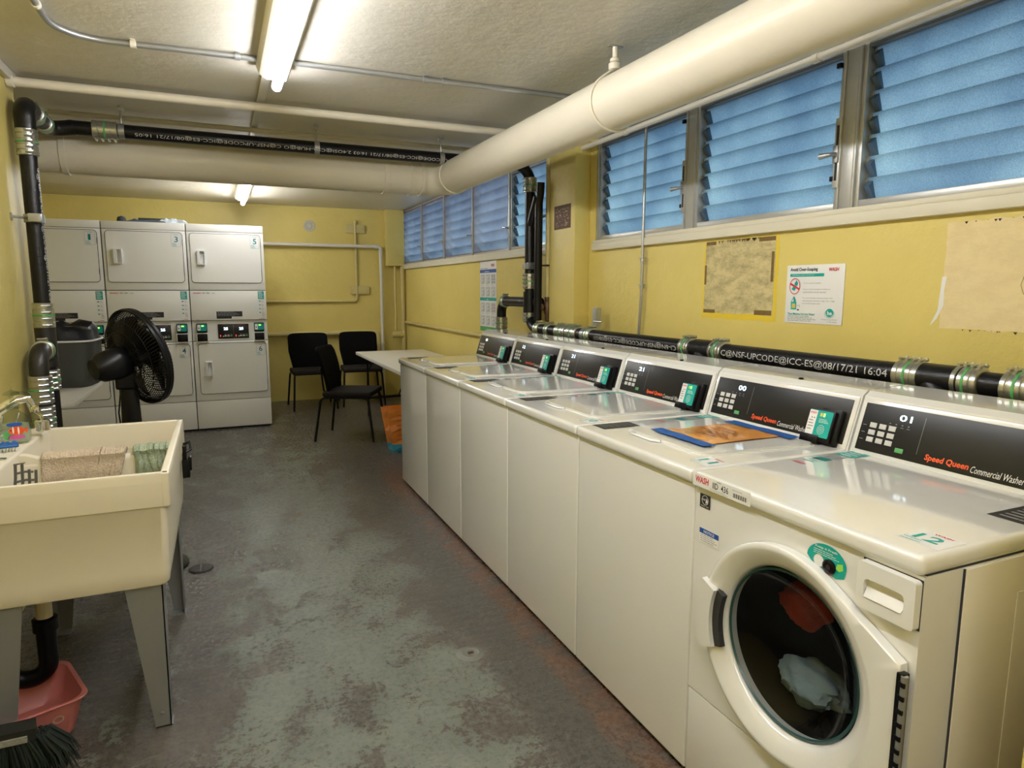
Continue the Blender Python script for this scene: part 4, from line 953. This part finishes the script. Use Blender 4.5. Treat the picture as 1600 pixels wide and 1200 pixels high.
# ------------------------------------------------------------------ laundry sink (left)
SX0, SX1, SY0, SY1, SZ0, SZ1 = -.895, -.178, 2.355, 3.325, .512, .895
SM = 2.845
root = empty('laundry_sink', ((SX0+SX1)/2, (SY0+SY1)/2, 0), label='cream double-basin plastic laundry sink on grey legs at left', cat='sink'); O = Vector(root.location)
def rimz(x):   # front corner heights
    return SZ1
tb = MB(); N_ = 40
def ring_at(z, ins, rr=.04, top=False):
    p = []; x0, x1, y0, y1 = SX0, SX1-ins, SY0+ins*.6, SY1-ins*.6
    for cx, cy_, s in ((x1-rr,y0+rr,-PI/2),(x1-rr,y1-rr,0),(x0+rr*.3,y1-rr*.3,PI/2),(x0+rr*.3,y0+rr*.3,PI)):
        q = rr if cx > -.5 else rr*.3
        for i in range(9): t = s+PI/2*i/8; p.append((cx+q*math.cos(t)-O.x, cy_+q*math.sin(t)-O.y, z))
    return p
rows = [(SZ0,.030),(SZ0+.010,.022),(SZ0+.05,.018),(.778,.012),(.784,.004),(.80,.003),(SZ1-.006,.0),(SZ1,.003)]
vs = []; 
for z, ins in rows: vs += ring_at(z, ins, .022)
n_ = len(ring_at(0, 0)); fs = []
for j in range(len(rows)-1):
    for i in range(n_): k = (i+1) % n_; fs.append((j*n_+i, j*n_+k, (j+1)*n_+k, (j+1)*n_+i))
fs.append(tuple(reversed(range(n_)))); tb.add(vs, fs, sink_mat, True)
# inside of the tub: two basins below a shared rim; DKX is the front edge of the tap deck
DKX = -.685; t = .014
def basin(mb, x0, x1, y0, y1, ztop, zbot, ins=.05):
    R_ = []
    for z, q in ((ztop,0),(zbot+.05,ins*.8),(zbot,ins*1.4)):
        p = []; rr = .04 if z < ztop else .03
        for cx, cy_, s in ((x1-q-rr,y0+q*.5+rr,-PI/2),(x1-q-rr,y1-q*.5-rr,0),(x0+q*.4+rr,y1-q*.5-rr,PI/2),(x0+q*.4+rr,y0+q*.5+rr,PI)):
            for i in range(7): a = s+PI/2*i/6; p.append((cx+rr*math.cos(a)-O.x, cy_+rr*math.sin(a)-O.y, z))
        R_.append(p)
    n2 = len(R_[0]); vs2 = sum(R_, []); f2 = []
    for j in range(2):
        for i in range(n2): k = (i+1) % n2; f2.append((j*n2+i, (j+1)*n2+i, (j+1)*n2+k, j*n2+k))
    f2.append(tuple(2*n2+i for i in range(n2))); mb.add(vs2, f2, sink_mat, True); return R_[0]
ZD = .80
basin(tb, DKX, SX1-t, SY0+t, SM-.012, ZD, SZ0+.03); basin(tb, DKX, SX1-t, SM+.012, SY1-t, ZD, SZ0+.03)
def bx(mb, a, b, bev=.004): mb.box((a[0]-O.x,a[1]-O.y,a[2]), (b[0]-O.x,b[1]-O.y,b[2]), sink_mat, bev, 3)
bx(tb, (DKX-.01,SM-.022,ZD-.05), (SX1-.006,SM+.022,ZD+.062), .018)
# upper walls between rim and basin tops
bx(tb, (DKX-.03,SY0+.0005,ZD-.02), (SX1,SY0+t+.012,SZ1), .006); bx(tb, (DKX-.03,SY1-t-.012,ZD-.02), (SX1,SY1-.0005,SZ1), .006)
bx(tb, (SX1-t-.012,SY0,ZD-.02), (SX1-.0005,SY1,SZ1), .006)
# deck at the wall
bx(tb, (SX0+.001,SY0+.001,ZD-.06), (DKX,SY1-.001,SZ1+.004), .010)
# curved shoulders where deck meets the divider
for s in (0,):
    K_ = 10; vs2 = []; f2 = []
    for i in range(K_+1):
        x = DKX+.10*i/K_; z = SZ1-.006-(SZ1-ZD-.066)*(.5-.5*math.cos(PI*i/K_))
        vs2 += [(x-O.x,SM-.020-O.y,z),(x-O.x,SM+.020-O.y,z),(x-O.x,SM+.020-O.y,ZD),(x-O.x,SM-.020-O.y,ZD)]
    for i in range(K_):
        for k in range(4): f2.append((4*i+k, 4*i+4+k, 4*i+4+(k+1) % 4, 4*i+(k+1) % 4))
    tb.add(vs2, f2, sink_mat, True)
tub = tb.build('tub', root)
def leg(x, y, sx, sy):
    """pressed sheet-metal corner leg: two tapering flanges"""
    m = MB(); th = .004
    zt, zb = SZ0+.03, .0
    for fl in (0, 1):
        wt, wb = .115, .052
        if fl == 0: q = [(x-O.x, y-O.y, zt),(x-sx*wt-O.x, y-O.y, zt),(x-sx*(wb-.03)-sx*.03-sx*.0-O.x, y-O.y, zb),(x-sx*.004-O.x, y-O.y, zb)]; off = Vector((0,sy*-th,0))
        else: q = [(x-O.x, y-O.y, zt),(x-O.x, y-sy*wt-O.y, zt),(x-sx*.004-O.x, y-sy*wb-O.y, zb),(x-sx*.004-O.x, y-O.y, zb)]; off = Vector((sx*-th,0,0))
        q = [Vector(p) for p in q]; m.add(q+[p+off for p in q], [(0,1,2,3),(7,6,5,4),(0,4,5,1),(1,5,6,2),(2,6,7,3),(3,7,4,0)], leg_grey)
    m.lathe([(.006,0),(.006,.004),(0,.005)], galv, 10, align((x-sx*.03-O.x, y-sy*-.0-O.y, .05), (0,sy,0)))
    m.box((x-sx*.055-O.x if sx > 0 else x-O.x, y-.0-O.y-(.05 if sy > 0 else 0), 0), (x-O.x if sx > 0 else x-sx*.055-O.x, y-O.y+(.05 if sy < 0 else 0), .004), leg_grey)
    m.build('leg', root)
leg(-.222, SY0+.03, 1, -1); leg(-.215, 3.29, 1, 1); leg(-.72, SY0+.03, -1, -1); leg(-.72, 3.29, -1, 1)
tp = MB()
def q3(*p): return [Vector(a)-O for a in p]
# faucet: two-handle body on the deck with an upturned cast spout and swivel spray
FY = 3.10; FX = -.835
tp.box((FX-.03-O.x,FY-.12-O.y,SZ1+.004), (FX+.03-O.x,FY+.12-O.y,SZ1+.03), chrome, .010, 3)
tp.tube(q3((FX,FY,SZ1+.02),(FX,FY,SZ1+.08),(FX+.03,FY+.01,SZ1+.12),(FX+.09,FY+.03,SZ1+.155),(FX+.125,FY+.04,SZ1+.155),(FX+.137,FY+.045,SZ1+.12)), .016, chrome, 14, radii=[.022,.022,.021,.019,.017,.014]); fa = tp.build('faucet', root)
h = MB()
for s in (-1, 1):
    h.lathe([(.020,0),(.018,.03),(.024,.036),(.026,.06),(.016,.068),(0,.07)], chrome, 8, T(FX-O.x, FY+s*.09-O.y, SZ1+.028))
h.build('faucet_handle', fa)
h = MB(); h.lathe([(.016,-.01),(.018,0),(.016,.014),(.008,.018)], chrome, 14, T(FX+.140-O.x, FY+.046-O.y, SZ1+.112)); h.tube(q3((FX+.140,FY+.046,SZ1+.105),(FX+.160,FY+.05,SZ1+.085),(FX+.162,FY+.05,SZ1+.06)), .006, chrome, 8)
h.lathe([(.022,0),(.026,.004),(.026,.040),(.019,.046)], chrome, 18, T(FX+.162-O.x, FY+.05-O.y, SZ1+.022)); h.build('swivel_sprayer', fa)
# waste pipe and trap under the sink
h = MB(); h.tube(q3((-.605,2.60,SZ0+.02),(-.605,2.60,.34)), .025, mat('cream_pvc', (.68,.62,.45), .4), 16); h.build('tailpiece', root)
h = MB(); h.tube(q3(*route([(-.605,2.60,.37),(-.605,2.60,.155),(-.725,2.60,.155),(-.725,2.60,.33),(-.89,2.62,.33)], .058)), .030, black_plastic, 16)
h.lathe([(.038,-.02),(.038,.02)], black_plastic, 16, T(-.605-O.x,2.60-O.y,.345)); h.lathe([(.038,-.016),(.038,.016)], black_plastic, 16, T(-.725-O.x,2.60-O.y,.23)); h.build('drain_trap', root)

# things on and in the sink
soap = empty('soap_bottle', (-.735, 3.02, SZ1+.005), label='clear pump soap bottle with a bright fish picture on the sink deck', cat='soap bottle')
m = MB(); m.lathe([(.0,.0),(.030,.0),(.036,.006),(.038,.03),(.036,.06),(.026,.082),(.014,.092),(.013,.104)], clear_plastic, 28, Matrix.Diagonal((1,.75,1,1)), cap=False); m.build('bottle', soap)
m = MB(); m.lathe([(0,.004),(.029,.004),(.034,.010),(.0355,.03),(.034,.055),(0,.055)], mat('liquid_soap', (.62,.72,.60), .15, alpha=.35), 24, Matrix.Diagonal((1,.75,1,1))); m.build('liquid_soap', soap)
m = MB(); m.lathe([(.016,.098),(.016,.112),(.006,.114),(.005,.134),(.020,.138),(.018,.144),(.003,.150),(.002,.158)], clear_plastic, 18); m.tube([(0,0,.140),(.03,-.01,.142),(.045,-.015,.136)], .005, clear_plastic, 8); m.build('pump_head', soap)
d = Dec((0,0,0), (.97,.24,0), (0,0,1)); dn_ = d.n; d.o = dn_*.032+Vector((0,0,.036))
d.k = 0; F = Vector((0,0,0))
d.ell(.004,.004,.018,.012, orange_red); d.ell(-.004,.006,.002,.010, white_ink, .001); d.ell(.008,.004,.002,.011, white_ink, .001); d.poly([(.020,.004),(.028,.014),(.028,-.006)], orange_red); d.ell(-.009,.006,.0015,.002, black_ink, .0012)
d.ell(.002,-.014,.020,.006, mat('magenta_ink', (.6,.10,.35), .4)); d.ell(.0,.022,.018,.006, blue_ink); d.ell(-.020,-.008,.008,.012, green); d.build('bottle_label', soap)
m = MB(); m.box((-.045,-.022,0), (.045,.022,.012), mat('blue_brush', (.01,.10,.36), .35), .006, 3)
for i in range(5): m.lathe([(.010,0),(.011,.008),(.0,.016)], MATS['blue_brush'], 10, T(-.034+.017*i,.018,.004))
bs = MB(); 
for i in range(9):
    for j in range(4): bs.tube([(-.036+.009*i,-.014+.009*j,.0),(-.036+.009*i,-.014+.009*j,-.014)], .0018, white_ink, 5)
soap.scale = (1.35,1.35,1.35)
br = empty('scrub_brush', (-.738, 2.87, SZ1+.019), rz=.3, label='blue plastic scrubbing brush on the near sink deck', cat='brush'); m.build('brush_back', br); bs.build('bristles', br)
m = MB(); m.lathe([(.022,0),(.022,.002),(.012,.003),(0,.003)], chrome, 20); o_ = m.build('sink_stopper'); o_.location = (-.72,2.74,SZ1+.005); tag(o_, 'small round metal stopper on the sink deck', 'sink stopper')

def drape(name, x0, x1, front, back, m, label, seed, amp=.006, skew=0, thick=.010):
    """cloth hung over the sink divider; x along the divider, hangs on both sides"""
    prof = [(-.030-.004, ZD+.062-front+0)]; pr = []
    zt = ZD+.064
    nF = 12
    for i in range(nF+1): pr.append((-.024-.006*math.sin(i), zt-front+front*i/nF))
    for i in range(1, 8): a = PI-PI*i/8; pr.append((.026*math.cos(a), zt+.012*math.sin(a)))
    for i in range(6): pr.append((.026, zt-back*i/5))
    vs = []; fs = []; NX = 36
    for i in range(NX+1):
        for j, (yy, zz) in enumerate(pr):
            u_ = i/NX; x = x0+(x1-x0)*u_+skew*(zt-zz)
            d_ = amp*noise.noise(Vector((u_*5, zz*4, seed)))+amp*.6*noise.noise(Vector((u_*14, zz*12, seed+4)))
            sgn = -1 if yy < 0 else 1; low = max(0, (zt-zz)/max(front,.01))
            vs.append((x-O.x, SM-O.y+yy+sgn*(abs(d_)*(1+low)+.004), zz+abs(d_)*.8+.002))
    J = len(pr)
    for i in range(NX):
        for j in range(J-1): fs.append((i*J+j, i*J+j+1, (i+1)*J+j+1, (i+1)*J+j))
    mb = MB(); mb.add(vs, fs, m, True); o_ = mb.build(name); o_.location = O; tag(o_, label, 'towel', 'towels over the sink divider')
    md = o_.modifiers.new('s', 'SOLIDIFY'); md.thickness = thick; md.offset = 1; return o_
drape('towel', -.615, -.445, .17, .12, towel_beige, 'beige looped towel, leftmost over the sink divider', 1.3, .004)
drape('towel', -.468, -.352, .18, .12, towel_beige, 'beige looped towel over the sink divider, beside the green towel', 6.1, .006, -.25, .013)
drape('towel', -.322, -.205, .15, .12, towel_green, 'sage green crumpled towel at the right end of the sink divider', 9.2, .016, .05, .010)
# grey slotted utensil standing in the near basin
m = MB(); gp = mat('grey_utensil', (.10,.10,.085), .5); 
m.tube([(-.085,0,.035),(-.080,0,-.01),(-.060,0,-.05),(-.02,0,-.07),(.03,0,-.07)], .012, gp, 10, radii=[.012,.018,.021,.018,.012], flat=.6)
m.tube([(-.055,0,-.045),(-.02,0,-.035),(.02,0,-.035)], .012, gp, 10, flat=.6)
for k, (x_, z0_, z1_) in enumerate(((-.004,-.02,.075),(.014,-.055,.07),(.032,-.06,.050),(.050,-.06,.045))): m.tube([(x_-.006,0,z0_),(x_,0,(z0_+z1_)/2),(x_+.003,0,z1_)], .0045, gp, 8)
for z_ in (.072,.040,.010,-.020,-.055): m.tube([(-.006 if z_ > -.03 else .01,0,z_),(.024,0,z_+.004),(.046 if z_ < .05 else .014,0,z_)], .0042, gp, 8)
o_ = m.build('slotted_utensil'); o_.location = (-.655, 2.66, .825); o_.rotation_euler = (R(8),0,R(12)); tag(o_, 'dark grey slotted kitchen utensil in the near sink basin', 'utensil')

# dark strap-like thing hanging on the outside of the sink
m = MB(); m.box((-.008,-.03,-.09), (.022,.03,-.01), black_plastic, .006); m.box((-.004,-.02,-.02), (.012,.045,.05), black_plastic, .004); m.tube([(.0,.02,.05),(.025,.02,.06),(.03,.0,.03),(.01,-.01,.02)], .006, black_plastic, 8); m.box((.016,-.024,-.06), (.030,.024,.0), black_plastic, .004)
o_ = m.build('hanging_clip'); o_.location = (-.176, 3.15, .76); tag(o_, 'black plastic clip hanging on the aisle side of the sink', 'clip')

# pink basin under the sink
ba = MB(); vs = []; fs = []; n_ = 0
rows = [(0,.0,.0),(.001,.0,1),(.02,.006,1),(.125,.028,1),(.132,.040,1),(.137,.038,1),(.134,.026,1),(.025,.000,1),(.012,-.012,1)]
def brect(z, q, hw=.135, hh=.12, rr=.05):
    p = []; a, c = hw+q, hh+q
    for cx, cy_, s in ((a-rr,-c+rr,-PI/2),(a-rr,c-rr,0),(-a+rr,c-rr,PI/2),(-a+rr,-c+rr,PI)):
        for i in range(7): t_ = s+PI/2*i/6; p.append((cx+rr*math.cos(t_), cy_+rr*math.sin(t_), z))
    return p
for z, q, _ in rows[1:]: vs += brect(z, q)
n_ = 28
for j in range(len(rows)-2):
    for i in range(n_): k = (i+1) % n_; fs.append((j*n_+i, j*n_+k, (j+1)*n_+k, (j+1)*n_+i))
fs += [tuple(reversed(range(n_))), tuple((len(rows)-2)*n_+i for i in range(n_))]
ba.add(vs, fs, pink, True); o_ = ba.build('wash_basin'); o_.location = (-.685,2.533,.0); o_.rotation_euler = (0,0,R(22)); tag(o_, 'pink plastic wash basin on the floor under the sink', 'basin')
d = Dec((.175+.0245,-.10,.085), (0,1,0), (0,0,1)); d.o = Vector((.03,-.1478,.085)); d.u = Vector((1,0,0)); d.vv = Vector((0,-.2,1)).normalized(); d.n = d.u.cross(d.vv); d.ring(.05,0,.016,.014,.004,mat('worn_sticker', (.6,.5,.35), .6),.002); d.build('sticker_remains', o_)
# broom, bristles down at lower left
root = empty('broom', (-.535, 1.90, 0), label='dark green-black broom leaning at the lower left corner', cat='broom')
m = MB(); random.seed(11)
bristle = mat('dark_bristle', (.010,.018,.013), .8)
m.prism([(-.11,-.030),(.07,-.030),(.06,.030),(-.11,.030)], .30, .335, mat('broom_head', (.010,.012,.010), .6)); m.build('broom_head', root)
m = MB(); M_ = None
for i in range(420):
    x = random.uniform(-.105,.095); y = random.uniform(-.03,.03); k = (x+.01)*1.1
    top = Vector((x,y,.305)); bot = Vector((x+k*.55+random.uniform(-.015,.02), y*1.8+random.uniform(-.01,.01), .119+random.uniform(0,.03)+max(0,x)*.6)); mid = (top+bot)/2+Vector((k*.12,0,.0))
    m.tube([top, mid, bot], .0022, bristle, 4, radii=[.0034,.003,.0012])
o_ = m.build('bristles', root); o_['kind'] = 'stuff'
m = MB(); m.box((-.06,-.036,.300), (.05,-.0300,.318), mat('silver_label', (.42,.42,.38), .3, metal=.4, var=.5, vscale=80)); m.build('label_strip', root)
MB().tube([(-.08,0,.33),(-.15,.03,.8),(-.20,.06,1.25)], .012, mat('broom_handle', (.06,.04,.03), .5), 12).build('broom_handle', root)
root.location = (-.625,2.20,-.115)

# ------------------------------------------------------------------ fan
root = empty('pedestal_fan', (-.425, 3.88, 0), label='black pedestal fan turned towards the dryers beside the sink', cat='fan')
m = MB(); m.lathe([(.20,0),(.20,.012),(.17,.03),(.05,.045),(.035,.06),(.035,.10)], black_plastic, 40); m.build('base', root)
m = MB(); m.lathe([(.052,.09),(.050,.60),(.046,.80),(.040,.98),(.034,1.02)], black_plastic, 24, T(-.02,0,0)); m.build('pole', root)
ax = Vector((.80,.56,.20)).normalized(); hc = Vector((.035,.02,1.135))
A = align(hc, ax)
m = MB(); fr = .245
m.tube([A @ Vector((fr*math.cos(t), fr*math.sin(t), .0)) for t in [2*PI*i/60 for i in range(61)]], .009, black_plastic, 8)
m.lathe([(fr-.002,-.018),(fr+.006,-.018),(fr+.006,.018),(fr-.002,.018)], black_plastic, 60, A, cap=False)
m.build('guard_ring', root)
def grill(sign, depth, name, n_sp, rings):
    g_ = MB()
    for i in range(n_sp):
        a = 2*PI*i/n_sp; pts = []
        for k in range(8):
            q = .055+(fr-.055)*k/7; aa = a+.35*(k/7)*sign; z = sign*depth*math.sqrt(max(0, 1-(q/fr)**3.0))
            pts.append(A @ Vector((q*math.cos(aa), q*math.sin(aa), z)))
        g_.tube(pts, .0023, black_plastic, 5, cap=False)
    for q in rings:
        z = sign*depth*math.sqrt(max(0, 1-(q/fr)**3.0)); g_.tube([A @ Vector((q*math.cos(t), q*math.sin(t), z)) for t in [2*PI*i/40 for i in range(41)]], .0023, black_plastic, 5)
    g_.lathe([(.0,sign*depth),(.055,sign*depth),(.058,sign*(depth-.008))], black_plastic, 24, A, cap=False)
    o_ = g_.build(name, root); return o_
grill(-1, .085, 'rear_grille', 84, (.10,.15,.20)); grill(1, .07, 'front_grille', 84, (.09,.15,.20))
m = MB()
for b_ in range(5):
    a0 = 2*PI*b_/5; vs = []; fs = []
    for i in range(7):
        for j in range(7):
            q = .045+.165*i/6; aa = a0+(-.42+.9*j/6)*(.6+.5*i/6); z = -.02+.045*(j/6)
            vs.append(A @ Vector((q*math.cos(aa), q*math.sin(aa), z)))
    for i in range(6):
        for j in range(6): p = i*7+j; fs.append((p, p+7, p+8, p+1))
    m.add(vs, fs, black_plastic, True)
m.lathe([(0,-.03),(.045,-.03),(.045,.02),(.0,.035)], black_plastic, 24, A); o_ = m.build('fan_blades', root); md = o_.modifiers.new('s', 'SOLIDIFY'); md.thickness = .003
m = MB(); m.lathe([(.060,-.07),(.078,-.09),(.080,-.13),(.072,-.20),(.050,-.235),(.0,-.24)], black_plastic, 28, A); m.box((-.05,-.03,-.16), (.04,.03,-.02), black_plastic, .015, 3, M=T(hc.x-.06,hc.y-.045,hc.z-.0)); m.build('motor_housing', root)
m = MB(); m.tube([(-.055,.0,1.0),(-.075,.0,.85),(-.06,.0,.6),(-.09,.02,.2),(-.22,.1,.01)], .004, black_plastic, 6); m.build('power_cord', root)

# ------------------------------------------------------------------ side table with hamper
root = empty('side_table', (-1.03, 4.94, 0), label='white side table under the grey laundry hamper', cat='table')
MB().box((-.27,-.60,.822), (.262,.54,.850), table_white, .004).build('tabletop', root)
for x, y in ((-.24,-.45),(-.05,-.45),(-.24,-.05),(-.05,-.05)): MB().tube([(x,y,0),(x,y,.822)], .016, galv, 12).build('leg', root)
root = empty('laundry_hamper', (-.985, 5.20, .85), rz=R(-3), label='grey fabric laundry hamper with black drawstring top and white rim', cat='hamper'); root.scale = (1.06,1.06,1.02)
def sup(z, a, c, e=5, n=48, wob=0, seed=0):
    p = []
    for i in range(n):
        t_ = 2*PI*i/n; ct, st_ = math.cos(t_), math.sin(t_); k = (abs(ct)**e+abs(st_)**e)**(-1/e)
        w_ = 1+wob*noise.noise(Vector((ct*2, st_*2, z*7+seed))); p.append((a*k*ct*w_, c*k*st_*w_, z))
    return p
m = MB(); vs = []; rows = [(0,.19),(.01,.20),(.08,.208),(.16,.214),(.24,.217),(.29,.219)]
for z, a in rows: vs += sup(z, a, a*.95, wob=.07 if z < .28 else .01)
fs = [(j*48+i, j*48+(i+1) % 48, (j+1)*48+(i+1) % 48, (j+1)*48+i) for j in range(5) for i in range(48)]+[tuple(reversed(range(48)))]
m.add(vs, fs, hamper_grey, True); m.build('hamper_bag', root)
m = MB(); m.tube([Vector(p) for p in sup(.292,.222,.211)]+[Vector(sup(.292,.222,.211)[0])], .0065, plastic_white, 8); m.build('hamper_rim', root)
m = MB(); vs = []; rows = [(.29,.217,.01),(.32,.206,.08),(.355,.205,.10),(.385,.18,.16),(.398,.12,.3),(.385,.05,.4)]
for z, a, wb in rows: vs += [(x, y, zz+(.045 if zz > .3 else 0)*noise.noise(Vector((x*11, y*11, 2)))) for x, y, zz in sup(z, a, a*.95, 4, wob=wb, seed=3)]
fs = [(j*48+i, j*48+(i+1) % 48, (j+1)*48+(i+1) % 48, (j+1)*48+i) for j in range(5) for i in range(48)]+[tuple(5*48+i for i in range(48))]
m.add(vs, fs, mat('black_nylon', (.006,.006,.008), .45, spec=.3, bump=.5, bscale=12), True); m.build('drawstring_top', root)

# ------------------------------------------------------------------ chairs (local: facing +y)
def make_chair(label, loc_, rz):
    r = empty('stacking_chair', loc_, rz, label=label, cat='chair', group='black chairs at the far end of the room')
    m = MB(); m.box((-.245,-.235,.435), (.245,.245,.490), fabric_brown, .026, 4); m.build('seat', r)
    vs = []; fs = []; NX, NZ = 16, 14
    for j in range(NZ+1):
        for i in range(NX+1):
            t_ = j/NZ; u_ = i/NX*2-1; half = .200+.045*min(1, t_*2.0)
            if t_ > .93: half -= .018*((t_-.93)/.07)**2
            z = .475+.445*t_; y = -.215-.020*t_-.075*t_**2+.030*u_*u_
            vs.append((u_*half, y, z-.012*(abs(u_)**8)*(t_ > .9)))
    for j in range(NZ):
        for i in range(NX): p = j*(NX+1)+i; fs.append((p, p+1, p+NX+2, p+NX+1))
    m = MB(); m.add(vs, fs, fabric_black, True); o_ = m.build('backrest', r); md = o_.modifiers.new('s', 'SOLIDIFY'); md.thickness = .026; md.offset = 0
    for s in (-1, 1):
        MB().tube(route([(s*.225,-.17,.43),(s*.235,-.25,.425),(s*.27,-.31,.0)], .06), .0125, black_plastic, 12).build('leg', r)
        MB().tube(route([(s*.225,.16,.43),(s*.235,.215,.425),(s*.262,.265,.0)], .06), .0125, black_plastic, 12).build('leg', r)
    MB().tube([(-.225,-.15,.43),(-.225,.17,.43)], .011, black_plastic, 10).tube([(.225,-.15,.43),(.225,.17,.43)], .011, black_plastic, 10).tube([(-.225,0,.428),(.225,0,.428)], .011, black_plastic, 10).build('seat_frame', r)
    m = MB(); m.tube([(-.17,-.19,.43),(-.185,-.235,.50),(-.2,-.25,.72)], .010, black_plastic, 10).tube([(.17,-.19,.43),(.185,-.235,.50),(.2,-.25,.72)], .010, black_plastic, 10); m.build('back_frame', r)
    return r
c0 = make_chair('black chair standing apart in front, turned sideways beside the folding table', (1.19, 6.72, 0), R(-116))
def dup(o, loc_, rz, label):
    c = tree(o); c.location = loc_; c.rotation_euler = (0,0,rz); c['label'] = label; return c
dup(c0, (1.03, 8.64, 0), R(181), 'black chair against the far wall, left one of the pair, nearest the dryers')
dup(c0, (1.66, 8.70, 0), R(176), 'black chair against the far wall, right one of the pair, behind the table')

# ------------------------------------------------------------------ folding table, bag
root = empty('folding_table', (1.91, 6.78, 0), label='long cream folding table beyond the washers along the right wall', cat='table')
MB().box((-.44,-1.22,.705), (.40,1.24,.742), table_white, .008).build('tabletop', root)
for s in (-1, 1):
    y = s*.95
    m = MB(); m.tube([(-.36,y,0),(-.36,y,.705)], .013, black_plastic, 10); m.build('leg', root); m = MB(); m.tube([(.32,y,0),(.32,y,.705)], .013, black_plastic, 10); m.build('leg', root)
    m = MB(); m.tube([(-.36,y,.22),(.32,y,.22)], .011, black_plastic, 10).tube([(0,y,.22),(0,y-s*.55,.70)], .009, black_plastic, 8).tube([(-.36,y,.50),(-.36,y-s*.30,.70)], .008, black_plastic, 8); m.build('leg_brace', root)
bagm = mat('orange_bag', (.80,.27,.04), .4, var=.2, vscale=16, coat=.3)
root = empty('shopping_bag', (1.50, 6.00, 0), rz=R(8), label='orange shopping bag with blue base on the floor beside the last washer', cat='bag')
m = MB(); w0, w1, d0_, d1 = .105, .165, .07, .09; H_ = .40
def ringb(z, t_): 
    a = w0+(w1-w0)*t_; c = d0_+(d1-d0_)*t_; k = .012*math.sin(z*30)
    return [(-a,-c+k,z),(0,-c-.012-k,z),(a,-c+k,z),(a+.01+k,0,z),(a,c,z),(0,c+.012,z),(-a,c,z),(-a+.03*t_+k,0,z)]
vs = []; rws = [.0,.06,.063,.12,.18,.24,.30,.36,.40]
for z in rws: vs += ringb(z, z/H_)
blue_b = mat('bag_blue', (.02,.28,.42), .4)
for j in range(len(rws)-1):
    o4 = vs[j*8:(j+2)*8]; m.add(o4, [(i, (i+1) % 8, 8+(i+1) % 8, 8+i) for i in range(8)], blue_b if j < 2 else bagm)
m.add(vs[:8], [tuple(range(8))], blue_b); bg_ = m.build('bag_body', root)
d = Dec((-.10,-.108,.0), (1,0,0), (0,0,1)); d.n = Vector((0,-1,0)); 
pale = mat('bag_print_pale', (.80,.62,.36), .5)
for i in range(6): d.rect(.012+i*.0, .11+i*.045, .085, .116+i*.045, mat('bag_print_dark', (.5,.13,.01), .5), .004)
d.rect(.125, .10, .15, .30, pale, .008); d.rect(.165, .14, .18, .33, pale, .008); d.build('bag_print', root)

# ------------------------------------------------------------------ floor fittings
root = empty('floor_drain', (-.165, 3.758, 0), label='round dark floor drain grate beside the sink', cat='drain')
m = MB(); m.lathe([(.062,0),(.062,.004),(.056,.006),(.054,.003),(0,.003)], mat('drain_iron', (.006,.006,.006), .6), 32); m.build('drain_rim', root)
m = MB()
for i in range(-3, 4):
    L_ = math.sqrt(max(0, max(.054**2,0)-(i*.0145)**2)); m.box((-L_,i*.0145-.0032,.003), (L_,i*.0145+.0032,.007), mat('drain_bar', (.075,.075,.07), .5), .001); 
m.box((-.003,-.053,.004), (.003,.053,.0075), MATS['drain_bar'], .001); m.build('grate', root)
root = empty('floor_cleanout', (.869, 2.40, 0), label='small painted round cleanout cap in the floor beside the washers', cat='floor cap')
MB().lathe([(.058,0),(.052,.003),(.040,.003),(.036,.006),(.030,.003),(0,.003)], mat('painted_cap', (.17,.175,.15), .35), 30).box((-.012,-.006,.003), (.012,.006,.008), concrete_grey, .002).build('cap', root)
